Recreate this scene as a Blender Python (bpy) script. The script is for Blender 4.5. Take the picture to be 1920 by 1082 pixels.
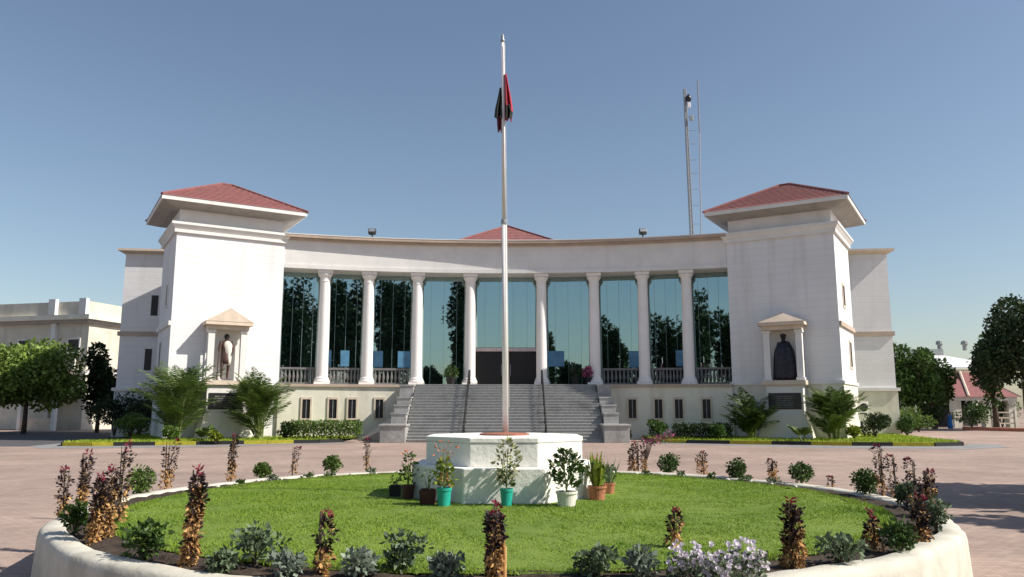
import bpy, math, random
import numpy as np
from mathutils import Vector, Matrix
for o in list(bpy.data.objects): bpy.data.objects.remove(o)
SC = bpy.context.scene; COL = SC.collection
PI = math.pi; R_ = math.radians
# ------------------------------------------------------------------ camera
CAM_H = 2.0; PITCH = math.atan(225/1460); FPX = 1460.0
cd = bpy.data.cameras.new('camera'); cam = bpy.data.objects.new('camera', cd); COL.objects.link(cam)
cam.location = (0, 0, CAM_H); cam.rotation_euler = (PI/2+PITCH, 0, 0)
cd.sensor_width = 36; cd.lens = FPX/1920*36; cd.clip_end = 6000; cd.clip_start = .05
SC.camera = cam
# ------------------------------------------------------------------ sky, sun, exposure
SUN_EL = R_(43); SUN_AZ = R_(104)          # azimuth clockwise from +Y (the way the camera looks)
SDIR = Vector((math.cos(SUN_EL)*math.sin(SUN_AZ), math.cos(SUN_EL)*math.cos(SUN_AZ), math.sin(SUN_EL)))
w = bpy.data.worlds.new('World'); SC.world = w; w.use_nodes = True
nt = w.node_tree; sky = nt.nodes.new('ShaderNodeTexSky'); sky.sky_type = 'NISHITA'; sky.sun_disc = False
sky.sun_elevation = SUN_EL; sky.sun_rotation = SUN_AZ
sky.altitude = 0; sky.air_density = 1.1; sky.dust_density = .9; sky.ozone_density = 1.4
bg = nt.nodes['Background']; hs = nt.nodes.new('ShaderNodeHueSaturation'); hs.inputs['Saturation'].default_value = .95; nt.links.new(sky.outputs[0], hs.inputs['Color']); nt.links.new(hs.outputs[0], bg.inputs[0]); bg.inputs[1].default_value = .088
sd = bpy.data.lights.new('sun', 'SUN'); sd.energy = 5.0; sd.angle = R_(.55); sd.color = (1, .93, .82)
so = bpy.data.objects.new('sun', sd); COL.objects.link(so); so.rotation_euler = (-SDIR).to_track_quat('-Z', 'Y').to_euler()
so.location = (30, 0, 40)
SC.view_settings.view_transform = 'Standard'; SC.view_settings.look = 'None'
SC.view_settings.exposure = 0.42; SC.view_settings.gamma = 1
# ------------------------------------------------------------------ helpers
_c, _s = math.cos(PITCH), math.sin(PITCH)
def ray(px, py):
    u, v = px-960, 541-py
    return Vector((u, FPX*_c-v*_s, FPX*_s+v*_c))
def G(px, py, z=0.0):                       # where a measured pixel meets the level z
    r = ray(px, py); t = (z-CAM_H)/r.z
    return Vector((r.x*t, r.y*t, z))
def PX(px, Y, py=700):                      # world x of a pixel column at depth Y
    r = ray(px, py); return r.x/r.y*Y
def PZ(py, Y):
    r = ray(960, py); return CAM_H+r.z/r.y*Y
class MB:
    def __init__(s): s.v = []; s.f = []; s.m = []
    def add(s, vs, fs, mi=0):
        b = len(s.v); s.v += [tuple(v) for v in vs]; s.f += [tuple(i+b for i in f) for f in fs]; s.m += [mi]*len(fs); return s
    def box(s, x0, x1, y0, y1, z0, z1, mi=0, M=None):
        vs = [Vector((x, y, z)) for z in (z0, z1) for x, y in ((x0, y0), (x1, y0), (x1, y1), (x0, y1))]
        if M is not None: vs = [M @ v for v in vs]
        return s.add(vs, [(3, 2, 1, 0), (4, 5, 6, 7), (0, 1, 5, 4), (1, 2, 6, 5), (2, 3, 7, 6), (3, 0, 4, 7)], mi)
    def prism(s, p, z0, z1, mi=0, p1=None):
        n = len(p); p1 = p1 or p
        vs = [(a[0], a[1], z0) for a in p]+[(a[0], a[1], z1) for a in p1]
        fs = [tuple(range(n-1, -1, -1)), tuple(range(n, 2*n))]+[(i, (i+1) % n, n+(i+1) % n, n+i) for i in range(n)]
        return s.add(vs, fs, mi)
    def pyramid(s, p, z0, apex, mi=0):
        n = len(p); vs = [(a[0], a[1], z0) for a in p]+[tuple(apex)]
        return s.add(vs, [tuple(range(n-1, -1, -1))]+[(i, (i+1) % n, n) for i in range(n)], mi)
    def tube(s, pts, rad, n=8, mi=0):
        pts = [Vector(p) for p in pts]
        if not hasattr(rad, '__len__'): rad = [rad]*len(pts)
        vs = []; prev = None
        for i, p in enumerate(pts):
            d = (pts[min(i+1, len(pts)-1)]-pts[max(i-1, 0)]).normalized()
            a = d.cross(Vector((0, 1, 0)) if abs(d.y) < .9 else Vector((1, 0, 0))).normalized()
            if prev is not None and a.dot(prev) < 0: a = -a
            prev = a; b = d.cross(a)
            vs += [p+(a*math.cos(2*PI*k/n)+b*math.sin(2*PI*k/n))*rad[i] for k in range(n)]
        m = len(pts)
        fs = [(i*n+k, i*n+(k+1) % n, (i+1)*n+(k+1) % n, (i+1)*n+k) for i in range(m-1) for k in range(n)]
        fs += [tuple(range(n-1, -1, -1)), tuple(range((m-1)*n, m*n))]
        return s.add(vs, fs, mi)
    def lathe(s, prof, c=(0, 0, 0), n=20, mi=0):
        vs = [(c[0]+r*math.cos(2*PI*k/n), c[1]+r*math.sin(2*PI*k/n), c[2]+z) for r, z in prof for k in range(n)]
        m = len(prof)
        fs = [(i*n+k, i*n+(k+1) % n, (i+1)*n+(k+1) % n, (i+1)*n+k) for i in range(m-1) for k in range(n)]
        fs += [tuple(range(n-1, -1, -1)), tuple(range((m-1)*n, m*n))]
        return s.add(vs, fs, mi)
    def loft(s, rings, n=14, mi=0):         # rings: (cx, cy, z, rx, ry)
        vs = [(cx+rx*math.cos(2*PI*k/n), cy+ry*math.sin(2*PI*k/n), z) for cx, cy, z, rx, ry in rings for k in range(n)]
        m = len(rings)
        fs = [(i*n+k, i*n+(k+1) % n, (i+1)*n+(k+1) % n, (i+1)*n+k) for i in range(m-1) for k in range(n)]
        fs += [tuple(range(n-1, -1, -1)), tuple(range((m-1)*n, m*n))]
        return s.add(vs, fs, mi)
def wloc(o):
    v = Vector((0, 0, 0))
    while o is not None: v = v+o.location; o = o.parent
    return v
def obj(name, mb, mat, parent=None, smooth=False, bevel=0, local=False):
    me = bpy.data.meshes.new(name)
    off = Vector((0, 0, 0)) if (parent is None or local) else wloc(parent)
    me.from_pydata([(v[0]-off.x, v[1]-off.y, v[2]-off.z) for v in mb.v], [], mb.f)
    for m in (mat if isinstance(mat, (list, tuple)) else [mat]): me.materials.append(m)
    if any(mb.m): me.polygons.foreach_set('material_index', mb.m)
    if smooth: me.polygons.foreach_set('use_smooth', [True]*len(me.polygons))
    me.update()
    o = bpy.data.objects.new(name, me); COL.objects.link(o); o.parent = parent
    if bevel:
        b = o.modifiers.new('bevel', 'BEVEL'); b.width = bevel; b.segments = 2; b.limit_method = 'ANGLE'; b.angle_limit = R_(40)
    if smooth and not bevel:
        pass
    return o
def tag(o, label=None, cat=None, group=None, kind=None):
    if label: o['label'] = label
    if cat: o['category'] = cat
    if group: o['group'] = group
    if kind: o['kind'] = kind
    return o
def thing(name, label, cat, loc=(0, 0, 0), group=None, rz=0):
    o = bpy.data.objects.new(name, None); COL.objects.link(o); o.location = loc; o.rotation_euler = (0, 0, rz)
    o.empty_display_size = .2
    return tag(o, label, cat, group)
def copy_tree(o, parent=None):
    c = o.copy(); COL.objects.link(c); c.parent = parent
    for ch in list(o.children): copy_tree(ch, c)
    return c
# ------------------------------------------------------------------ materials
def mat(name, col, rough=.7, var=.12, scale=3, bump=0, bscale=30, metallic=0, spec=.4, island=0, col2=None, wear=None, courses=0, tint=None, sheen=0, transl=0):
    m = bpy.data.materials.new(name); m.use_nodes = True; n = m.node_tree; L = n.links.new
    b = n.nodes['Principled BSDF']; b.inputs['Roughness'].default_value = rough; b.inputs['Metallic'].default_value = metallic
    b.inputs['Specular IOR Level'].default_value = spec
    tc = n.nodes.new('ShaderNodeTexCoord')
    nz = n.nodes.new('ShaderNodeTexNoise'); nz.inputs['Scale'].default_value = scale; nz.inputs['Detail'].default_value = 5; nz.inputs['Roughness'].default_value = .65
    L(tc.outputs['Object'], nz.inputs['Vector'])
    cr = n.nodes.new('ShaderNodeValToRGB'); L(nz.outputs['Fac'], cr.inputs[0])
    c2 = col2 or tuple(x*(1-2.2*var) for x in col); c1 = tuple(min(1, x*(1+(0 if col2 else var))) for x in col)
    cr.color_ramp.elements[0].position = .32; cr.color_ramp.elements[0].color = (*c2, 1)
    cr.color_ramp.elements[1].position = .68; cr.color_ramp.elements[1].color = (*c1, 1)
    out = cr.outputs[0]
    def mix(a, fac, colr, mode='MIX', f=1.0):
        x = n.nodes.new('ShaderNodeMix'); x.data_type = 'RGBA'; x.blend_type = mode
        L(a, x.inputs[6])
        if isinstance(colr, tuple): x.inputs[7].default_value = (*colr, 1)
        else: L(colr, x.inputs[7])
        if fac is None: x.inputs[0].default_value = f
        else: L(fac, x.inputs[0])
        return x.outputs[2]
    def math_(op, a, v=0.0, v2=None):
        x = n.nodes.new('ShaderNodeMath'); x.operation = op
        if hasattr(a, 'links'): L(a, x.inputs[0])
        else: x.inputs[0].default_value = a
        if hasattr(v, 'links'): L(v, x.inputs[1])
        else: x.inputs[1].default_value = v
        return x.outputs[0]
    if island:
        g = n.nodes.new('ShaderNodeNewGeometry'); r2 = n.nodes.new('ShaderNodeValToRGB'); L(g.outputs['Random Per Island'], r2.inputs[0])
        r2.color_ramp.elements[0].color = (*(1-island,)*3, 1); r2.color_ramp.elements[1].color = (*(1+island,)*3, 1)
        if tint: r2.color_ramp.elements[1].color = (*tint, 1)
        out = mix(out, None, r2.outputs[0], 'MULTIPLY')
    if wear:                                  # (colour, scale xy, scale z, threshold, strength): rain streaks and stains
        wc, sxy, sz, th, st = wear
        mp = n.nodes.new('ShaderNodeMapping'); mp.inputs['Scale'].default_value = (sxy, sxy, sz); L(tc.outputs['Object'], mp.inputs[0])
        n2 = n.nodes.new('ShaderNodeTexNoise'); n2.inputs['Scale'].default_value = 1; n2.inputs['Detail'].default_value = 6; L(mp.outputs[0], n2.inputs['Vector'])
        rr = n.nodes.new('ShaderNodeMapRange'); rr.inputs[1].default_value = th; rr.inputs[2].default_value = th+.18; rr.inputs[4].default_value = st
        L(n2.outputs['Fac'], rr.inputs[0]); out = mix(out, rr.outputs[0], wc)
    hb = None
    if courses:                               # horizontal grooves every `courses` metres
        sp = n.nodes.new('ShaderNodeSeparateXYZ'); L(tc.outputs['Object'], sp.inputs[0])
        fr = math_('FRACT', math_('DIVIDE', sp.outputs[2], courses)); gr = math_('LESS_THAN', fr, .07)
        out = mix(out, math_('MULTIPLY', gr, .13), (.2, .2, .22)); hb = math_('SUBTRACT', 1.0, gr)
    L(out, b.inputs['Base Color'])
    if bump:
        n3 = n.nodes.new('ShaderNodeTexNoise'); n3.inputs['Scale'].default_value = bscale; n3.inputs['Detail'].default_value = 4; L(tc.outputs['Object'], n3.inputs['Vector'])
        bp = n.nodes.new('ShaderNodeBump'); bp.inputs['Strength'].default_value = bump; bp.inputs['Distance'].default_value = .03
        h = n3.outputs['Fac']
        if hb is not None: h = math_('ADD', math_('MULTIPLY', h, .5), hb)
        L(h, bp.inputs['Height']); L(bp.outputs[0], b.inputs['Normal'])
    if transl:
        tr = n.nodes.new('ShaderNodeBsdfTranslucent'); L(out, tr.inputs[0]); ms = n.nodes.new('ShaderNodeMixShader'); ms.inputs[0].default_value = transl
        L(b.outputs[0], ms.inputs[1]); L(tr.outputs[0], ms.inputs[2]); L(ms.outputs[0], n.nodes['Material Output'].inputs[0])
    return m
def brickmat(name, c1, c2, mortar, bw, bh, msize, rough=.85, big=.12, rot=0, bump=.3):
    m = bpy.data.materials.new(name); m.use_nodes = True; n = m.node_tree; L = n.links.new; b = n.nodes['Principled BSDF']; b.inputs['Roughness'].default_value = rough
    b.inputs['Specular IOR Level'].default_value = .2
    tc = n.nodes.new('ShaderNodeTexCoord'); mp = n.nodes.new('ShaderNodeMapping'); mp.inputs['Rotation'].default_value = (0, 0, rot); L(tc.outputs['Object'], mp.inputs[0])
    br = n.nodes.new('ShaderNodeTexBrick'); L(mp.outputs[0], br.inputs['Vector']); br.inputs['Scale'].default_value = 1
    br.inputs['Brick Width'].default_value = bw; br.inputs['Row Height'].default_value = bh; br.inputs['Mortar Size'].default_value = msize
    br.inputs['Color1'].default_value = (*c1, 1); br.inputs['Color2'].default_value = (*c2, 1); br.inputs['Mortar'].default_value = (*mortar, 1)
    nz = n.nodes.new('ShaderNodeTexNoise'); nz.inputs['Scale'].default_value = .22; nz.inputs['Detail'].default_value = 9; nz.inputs['Roughness'].default_value = .7; L(tc.outputs['Object'], nz.inputs['Vector'])
    cr = n.nodes.new('ShaderNodeValToRGB'); cr.color_ramp.elements[0].position = .3; cr.color_ramp.elements[1].position = .7
    cr.color_ramp.elements[0].color = (*(1-2*big,)*3, 1); cr.color_ramp.elements[1].color = (*(1+big,)*3, 1); L(nz.outputs['Fac'], cr.inputs[0])
    x = n.nodes.new('ShaderNodeMix'); x.data_type = 'RGBA'; x.blend_type = 'MULTIPLY'; x.inputs[0].default_value = 1; L(br.outputs[0], x.inputs[6]); L(cr.outputs[0], x.inputs[7])
    m2 = n.nodes.new('ShaderNodeMapping'); m2.inputs['Scale'].default_value = (.06, .55, 1); m2.inputs['Rotation'].default_value = (0, 0, .06); L(tc.outputs['Object'], m2.inputs[0])
    n4 = n.nodes.new('ShaderNodeTexNoise'); n4.inputs['Scale'].default_value = 1; n4.inputs['Detail'].default_value = 6; L(m2.outputs[0], n4.inputs['Vector'])
    r4 = n.nodes.new('ShaderNodeMapRange'); r4.inputs[1].default_value = .52; r4.inputs[2].default_value = .72; r4.inputs[4].default_value = .38; L(n4.outputs['Fac'], r4.inputs[0])
    x4 = n.nodes.new('ShaderNodeMix'); x4.data_type = 'RGBA'; x4.inputs[7].default_value = (.17, .14, .135, 1); L(r4.outputs[0], x4.inputs[0]); L(x.outputs[2], x4.inputs[6])
    L(x4.outputs[2], b.inputs['Base Color'])
    bp = n.nodes.new('ShaderNodeBump'); bp.inputs['Strength'].default_value = bump; bp.inputs['Distance'].default_value = .01; bp.invert = True; L(br.outputs['Fac'], bp.inputs['Height']); L(bp.outputs[0], b.inputs['Normal'])
    return m
M = {}
M['wall'] = mat('white_wall', (.73, .73, .74), .8, .03, .5, .35, 8, courses=.46, wear=((.42, .40, .37), 1.1, .10, .55, .35))
M['plain'] = mat('white_plaster', (.72, .71, .695), .8, .04, .8, .15, 20, wear=((.45, .42, .36), 1.2, .15, .58, .4))
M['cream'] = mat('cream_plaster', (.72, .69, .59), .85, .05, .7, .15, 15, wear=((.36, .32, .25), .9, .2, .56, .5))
M['soffit'] = mat('soffit_shade', (.36, .34, .325), .85, .08, 1.5, .1, 15)  # greyer than the white walls: shade under the eaves put into the colour
M['tan'] = mat('tan_cornice', (.46, .37, .30), .8, .08, 1, .1, 15)
M['dull'] = mat('dull_beige_plaster', (.63, .59, .50), .9, .07, .6, .15, 12, wear=((.30, .28, .23), .8, .2, .54, .55))
M['beige'] = mat('beige_stone', (.62, .52, .42), .8, .07, 2, .15, 20)
M['column'] = mat('column_paint', (.82, .79, .77), .55, .03, 1, .05, 10, wear=((.5, .47, .44), 2.5, .25, .62, .35))
M['roof'] = mat('red_roof_tile', (.27, .105, .10), .85, .14, 2.5, .5, 9, col2=(.19, .08, .08), wear=((.12, .06, .06), .6, .6, .6, .5))
M['granite'] = mat('grey_granite', (.34, .34, .33), .55, .1, 6, .1, 40, wear=((.14, .14, .14), .7, 1.2, .56, .6))
M['granite2'] = mat('light_granite', (.36, .355, .345), .6, .1, 4, .1, 40, wear=((.17, .17, .165), 1.4, .8, .54, .6))
M['railgrey'] = mat('rail_granite', (.17, .165, .165), .6, .12, 6, .1, 40)
M['dark'] = mat('dark_opening', (.012, .012, .014), .35, .1, 3)
M['blackmetal'] = mat('black_metal', (.02, .02, .022), .4, .1, 8)
M['steel'] = mat('grey_steel', (.30, .32, .34), .45, .08, 8, metallic=.3)
M['frame'] = mat('pinkish_frame', (.55, .47, .47), .5, .06, 3)
M['mullion'] = mat('mullion', (.26, .38, .40), .4, .1, 4)
M['blue'] = mat('blue_panel', (.10, .26, .42), .4, .12, 1.5)
M['rim'] = mat('whitewashed_rim', (.56, .535, .455), .85, .09, 2.2, .22, 22, wear=((.33, .31, .26), 2.6, 1.6, .53, .6))
M['podium'] = mat('whitewashed_podium', (.84, .83, .78), .8, .05, 2.5, .3, 14, wear=((.42, .43, .40), 2.2, .9, .57, .5))
M['redbrick'] = mat('brick_red_paint', (.33, .13, .085), .8, .15, 5, .3, 30)
M['pole'] = mat('pole_paint', (.74, .71, .70), .4, .04, 3)
M['soil'] = mat('dark_soil', (.055, .038, .026), .95, .3, 6, .9, 25)
M['grass'] = mat('lawn_soil', (.16, .225, .035), .95, .2, .8, .5, 50, col2=(.10, .16, .02))
M['blade'] = mat('grass_blade', (.245, .345, .042), .6, .1, .8, island=.15, col2=(.145, .25, .025), transl=.25, spec=.2)
M['verge'] = mat('verge_grass', (.30, .36, .045), .9, .2, .9, .5, 30, col2=(.20, .28, .03))
M['yellow'] = mat('yellow_paint', (.40, .36, .03), .6, .15, 4)
M['black'] = mat('black_paint', (.02, .02, .02), .6, .1, 4)
M['asphalt'] = mat('asphalt', (.085, .082, .09), .9, .15, 1.2, .3, 60)
M['apron'] = mat('grey_apron', (.24, .235, .24), .9, .12, 1.0, .2, 40)
M['paver'] = brickmat('pink_pavers', (.41, .31, .26), (.325, .24, .205), (.21, .165, .15), .22, .11, .006, big=.16)
M['leaf_green'] = mat('leaf_green', (.115, .19, .035), .5, .25, .5, island=.4, transl=.22, spec=.3)
M['leaf_bright'] = mat('leaf_bright', (.20, .29, .06), .5, .25, .5, island=.45, transl=.3, spec=.3)
M['leaf_mid'] = mat('leaf_mid', (.06, .12, .024), .5, .25, .5, island=.45, transl=.2, spec=.3)
M['leaf_dark'] = mat('leaf_dark', (.03, .055, .018), .5, .25, .5, island=.45, transl=.15, spec=.3)
M['leaf_grey'] = mat('leaf_grey_green', (.12, .17, .095), .6, .2, 3, island=.45, transl=.15, spec=.3)
M['leaf_blue'] = mat('leaf_blue_green', (.19, .235, .185), .6, .2, 3, island=.4, transl=.15, spec=.3)
M['leaf_lime'] = mat('leaf_lime', (.22, .28, .03), .5, .2, 3, island=.35, transl=.25, spec=.3)
M['palm'] = mat('palm_leaf', (.105, .17, .038), .45, .2, 1, island=.4, transl=.2, spec=.4)
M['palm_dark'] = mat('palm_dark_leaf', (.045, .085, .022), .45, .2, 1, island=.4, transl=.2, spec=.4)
M['bark'] = mat('bark', (.10, .075, .055), .95, .25, 6, .6, 20)
M['stalk'] = mat('green_stalk', (.16, .19, .06), .7, .2, 6)
M['tan_leaf'] = mat('tan_leaf', (.56, .36, .16), .75, .25, 9, island=.5, col2=(.40, .20, .07), transl=.2, spec=.2)
M['maroon_leaf'] = mat('maroon_leaf', (.035, .022, .026), .6, .25, 6, island=.5, transl=.1, spec=.25)
M['crimson'] = mat('crimson_flower', (.22, .02, .045), .7, .2, 6, island=.4, transl=.15)
M['pink'] = mat('pink_flower', (.42, .09, .20), .7, .2, 6, island=.4, transl=.2)
M['orange'] = mat('orange_flower', (.62, .20, .09), .7, .2, 6, island=.4, transl=.2)
M['lilac'] = mat('lilac_flower', (.74, .68, .75), .7, .15, 6, island=.25, transl=.25)
M['cream_leaf'] = mat('cream_leaf', (.50, .47, .30), .6, .2, 6, island=.4, transl=.2, col2=(.20, .25, .09))
M['teal'] = mat('teal_pot', (.02, .38, .30), .4, .08, 4, spec=.5)
M['teal_light'] = mat('pale_teal_pot', (.62, .74, .70), .4, .06, 4, spec=.5)
M['terracotta'] = mat('terracotta', (.42, .17, .09), .8, .15, 5, .2, 30)
M['maroonpot'] = mat('maroon_pot', (.075, .02, .02), .6, .2, 5)
M['whitepot'] = mat('white_pot', (.74, .72, .64), .7, .06, 4)
M['blackpot'] = mat('black_pot', (.018, .018, .02), .6, .2, 5)
M['bronze'] = mat('dark_bronze', (.028, .028, .042), .45, .3, 5, .3, 12, metallic=.35)
M['brown'] = mat('brown_bronze', (.085, .045, .038), .5, .25, 5, .3, 12)
M['cloth'] = mat('white_cloth', (.72, .68, .60), .85, .06, 4, .2, 15)
M['plaque'] = mat('black_plaque', (.022, .022, .026), .3, .25, 3)
M['plaque_txt'] = mat('engraved_panel', (.13, .13, .125), .6, .3, 6)
M['flag_red'] = mat('flag_red', (.42, .03, .055), .8, .1, 6)
M['flag_dark'] = mat('flag_dark', (.014, .018, .014), .8, .2, 6)
M['flag_maroon'] = mat('flag_maroon', (.13, .02, .03), .8, .15, 6)
M['whitesheet'] = mat('white_roof_sheet', (.75, .75, .76), .6, .05, 1)
M['greyroof'] = mat('grey_roof', (.30, .32, .32), .8, .08, 1)
M['skin'] = mat('skin', (.20, .11, .075), .6, .05, 6)
M['hair'] = mat('hair', (.012, .01, .01), .5, .1, 6)
M['sari'] = mat('blue_cloth', (.03, .17, .50), .8, .1, 6)
def glassmat():
    m = bpy.data.materials.new('tinted_mirror_glass'); m.use_nodes = True; n = m.node_tree; L = n.links.new
    for x in list(n.nodes):
        if x.type == 'BSDF_PRINCIPLED': n.nodes.remove(x)
    gl = n.nodes.new('ShaderNodeBsdfGlossy'); gl.inputs['Roughness'].default_value = .015; gl.inputs['Color'].default_value = (.40, .535, .55, 1)
    df = n.nodes.new('ShaderNodeBsdfDiffuse'); df.inputs['Color'].default_value = (.012, .03, .03, 1)
    tc = n.nodes.new('ShaderNodeTexCoord'); nz = n.nodes.new('ShaderNodeTexNoise'); nz.inputs['Scale'].default_value = .55; nz.inputs['Detail'].default_value = 1.5; L(tc.outputs['Object'], nz.inputs['Vector'])
    bp = n.nodes.new('ShaderNodeBump'); bp.inputs['Strength'].default_value = .03; bp.inputs['Distance'].default_value = .04; L(nz.outputs['Fac'], bp.inputs['Height']); L(bp.outputs[0], gl.inputs['Normal'])
    ms = n.nodes.new('ShaderNodeMixShader'); ms.inputs[0].default_value = .88; L(df.outputs[0], ms.inputs[1]); L(gl.outputs[0], ms.inputs[2]); L(ms.outputs[0], n.nodes['Material Output'].inputs[0])
    return m
M['glass'] = glassmat()
# ------------------------------------------------------------------ ground
g = MB().add([(-2500, -600, 0), (2500, -600, 0), (2500, 4000, 0), (-2500, 4000, 0)], [(0, 1, 2, 3)])
tag(obj('plaza_ground', g, M['paver']), 'pinkish block paved plaza around the round lawn', 'ground', kind='structure')
def sheet(name, pts, z, m, label, kind='structure'):
    mb = MB().add([(p[0], p[1], z) for p in pts], [tuple(range(len(pts)))]); return tag(obj(name, mb, m), label, name.replace('_', ' '), kind=kind)
sheet('asphalt_road', [(-24.2, 42.3), (-60, 41.0), (-95, 60), (-95, 75.5), (-40, 69), (-22, 62)], .004, M['asphalt'], 'dark asphalt road running in front of the cream building')
# ------------------------------------------------------------------ assembly building
X0 = -.43; CY = 4.3; RB = 50.0
B = thing('assembly_building', 'white concave building with glass colonnade, two square towers and red tiled roofs', 'building', (X0, 54, 0))
def arc(th, r): return (X0+r*math.sin(th), CY+r*math.cos(th))
def th_of(u, r=RB, yc=1455.0):              # angle on the arc at which a column of pixels u meets radius r
    lo, hi = -.5, .5
    for _ in range(50):
        t = (lo+hi)/2; v = (X0+r*math.sin(t))/(CY+r*math.cos(t))*yc
        lo, hi = (t, hi) if v < u else (lo, t)
    return (lo+hi)/2
def sector(mb, r0, r1, z0, z1, a0, a1, n=24, mi=0):
    p = [arc(a0+(a1-a0)*i/n, r0) for i in range(n+1)]+[arc(a1+(a0-a1)*i/n, r1) for i in range(n+1)]
    return mb.prism(p, z0, z1, mi)
TE = (th_of(1370-960)-th_of(527-960))/2     # half angle of the arc
UC = [341.5, 258.5, 166.5, 67.0]
TC = [th_of(u-11.5) for u in [-x for x in UC]+UC[::-1]]
TC = [(-(abs(TC[i])+abs(TC[7-i]))/2 if i < 4 else (abs(TC[i])+abs(TC[7-i]))/2) for i in range(8)]
ZF = 3.6
ent = MB(); sector(ent, RB-.55, RB+1.9, 11.38, 13.28, -TE, TE, 40); sector(ent, RB-.62, RB-.551, 11.36, 11.62, -TE, TE, 40)
obj('entablature', ent, M['plain'], B)
cn = MB(); sector(cn, RB-.80, RB+1.7, 13.282, 13.42, -TE, TE, 40); sector(cn, RB-1.0, RB+1.5, 13.422, 13.60, -TE, TE, 40)
obj('cornice', cn, M['tan'], B)
cp = MB(); sector(cp, RB-1.02, RB+1.4, 13.603, 13.66, -TE, TE, 40); obj('roof_coping', cp, M['plain'], B)
body = MB(); sector(body, RB+1.62, RB+14, 0, 13.27, -TE-.02, TE+.02, 30); obj('rear_block', body, M['plain'], B)
pl = MB()
SW = 6.9                                      # half width of the stairs with their cheeks
tS = math.asin(SW/RB)
for sgn in (-1, 1):
    a, b_ = (-TE, -tS) if sgn < 0 else (tS, TE)
    sector(pl, RB-.9, RB+1.6, .0, 3.42, a, b_, 16)
sector(pl, RB-.9, RB+1.6, .0, 3.42, -tS+.0002, tS-.0002, 8)
obj('plinth_wall', pl, M['cream'], B)
fl = MB(); sector(fl, RB-1.02, RB+1.6, 3.422, ZF, -TE, TE, 40); obj('porch_floor', fl, M['tan'], B)
# columns
def column(th):
    mb = MB(); c = arc(th, RB); 
    mb.box(-.52, .52, -.52, .52, ZF, ZF+.16, M=Matrix.Translation((c[0], c[1], 0)) @ Matrix.Rotation(-th, 4, 'Z'))
    prof = [(.50, .161), (.53, .22), (.50, .30), (.44, .34), (.46, .42), (.395, .50)]
    H = 11.36-ZF
    for i in range(9):
        t = i/8; prof.append((.385-.045*t**1.6, .55+(H-1.35)*t))
    prof += [(.37, H-.78), (.37, H-.72), (.35, H-.70), (.36, H-.52), (.47, H-.36), (.50, H-.26), (.44, H-.221)]
    mb.lathe(prof, (c[0], c[1], ZF), 24)
    mb.box(-.5, .5, -.5, .5, ZF+H-.22, ZF+H-.002, M=Matrix.Translation((c[0], c[1], 0)) @ Matrix.Rotation(-th, 4, 'Z'))
    return mb
for t in TC: obj('column', column(t), M['column'], B)
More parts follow.
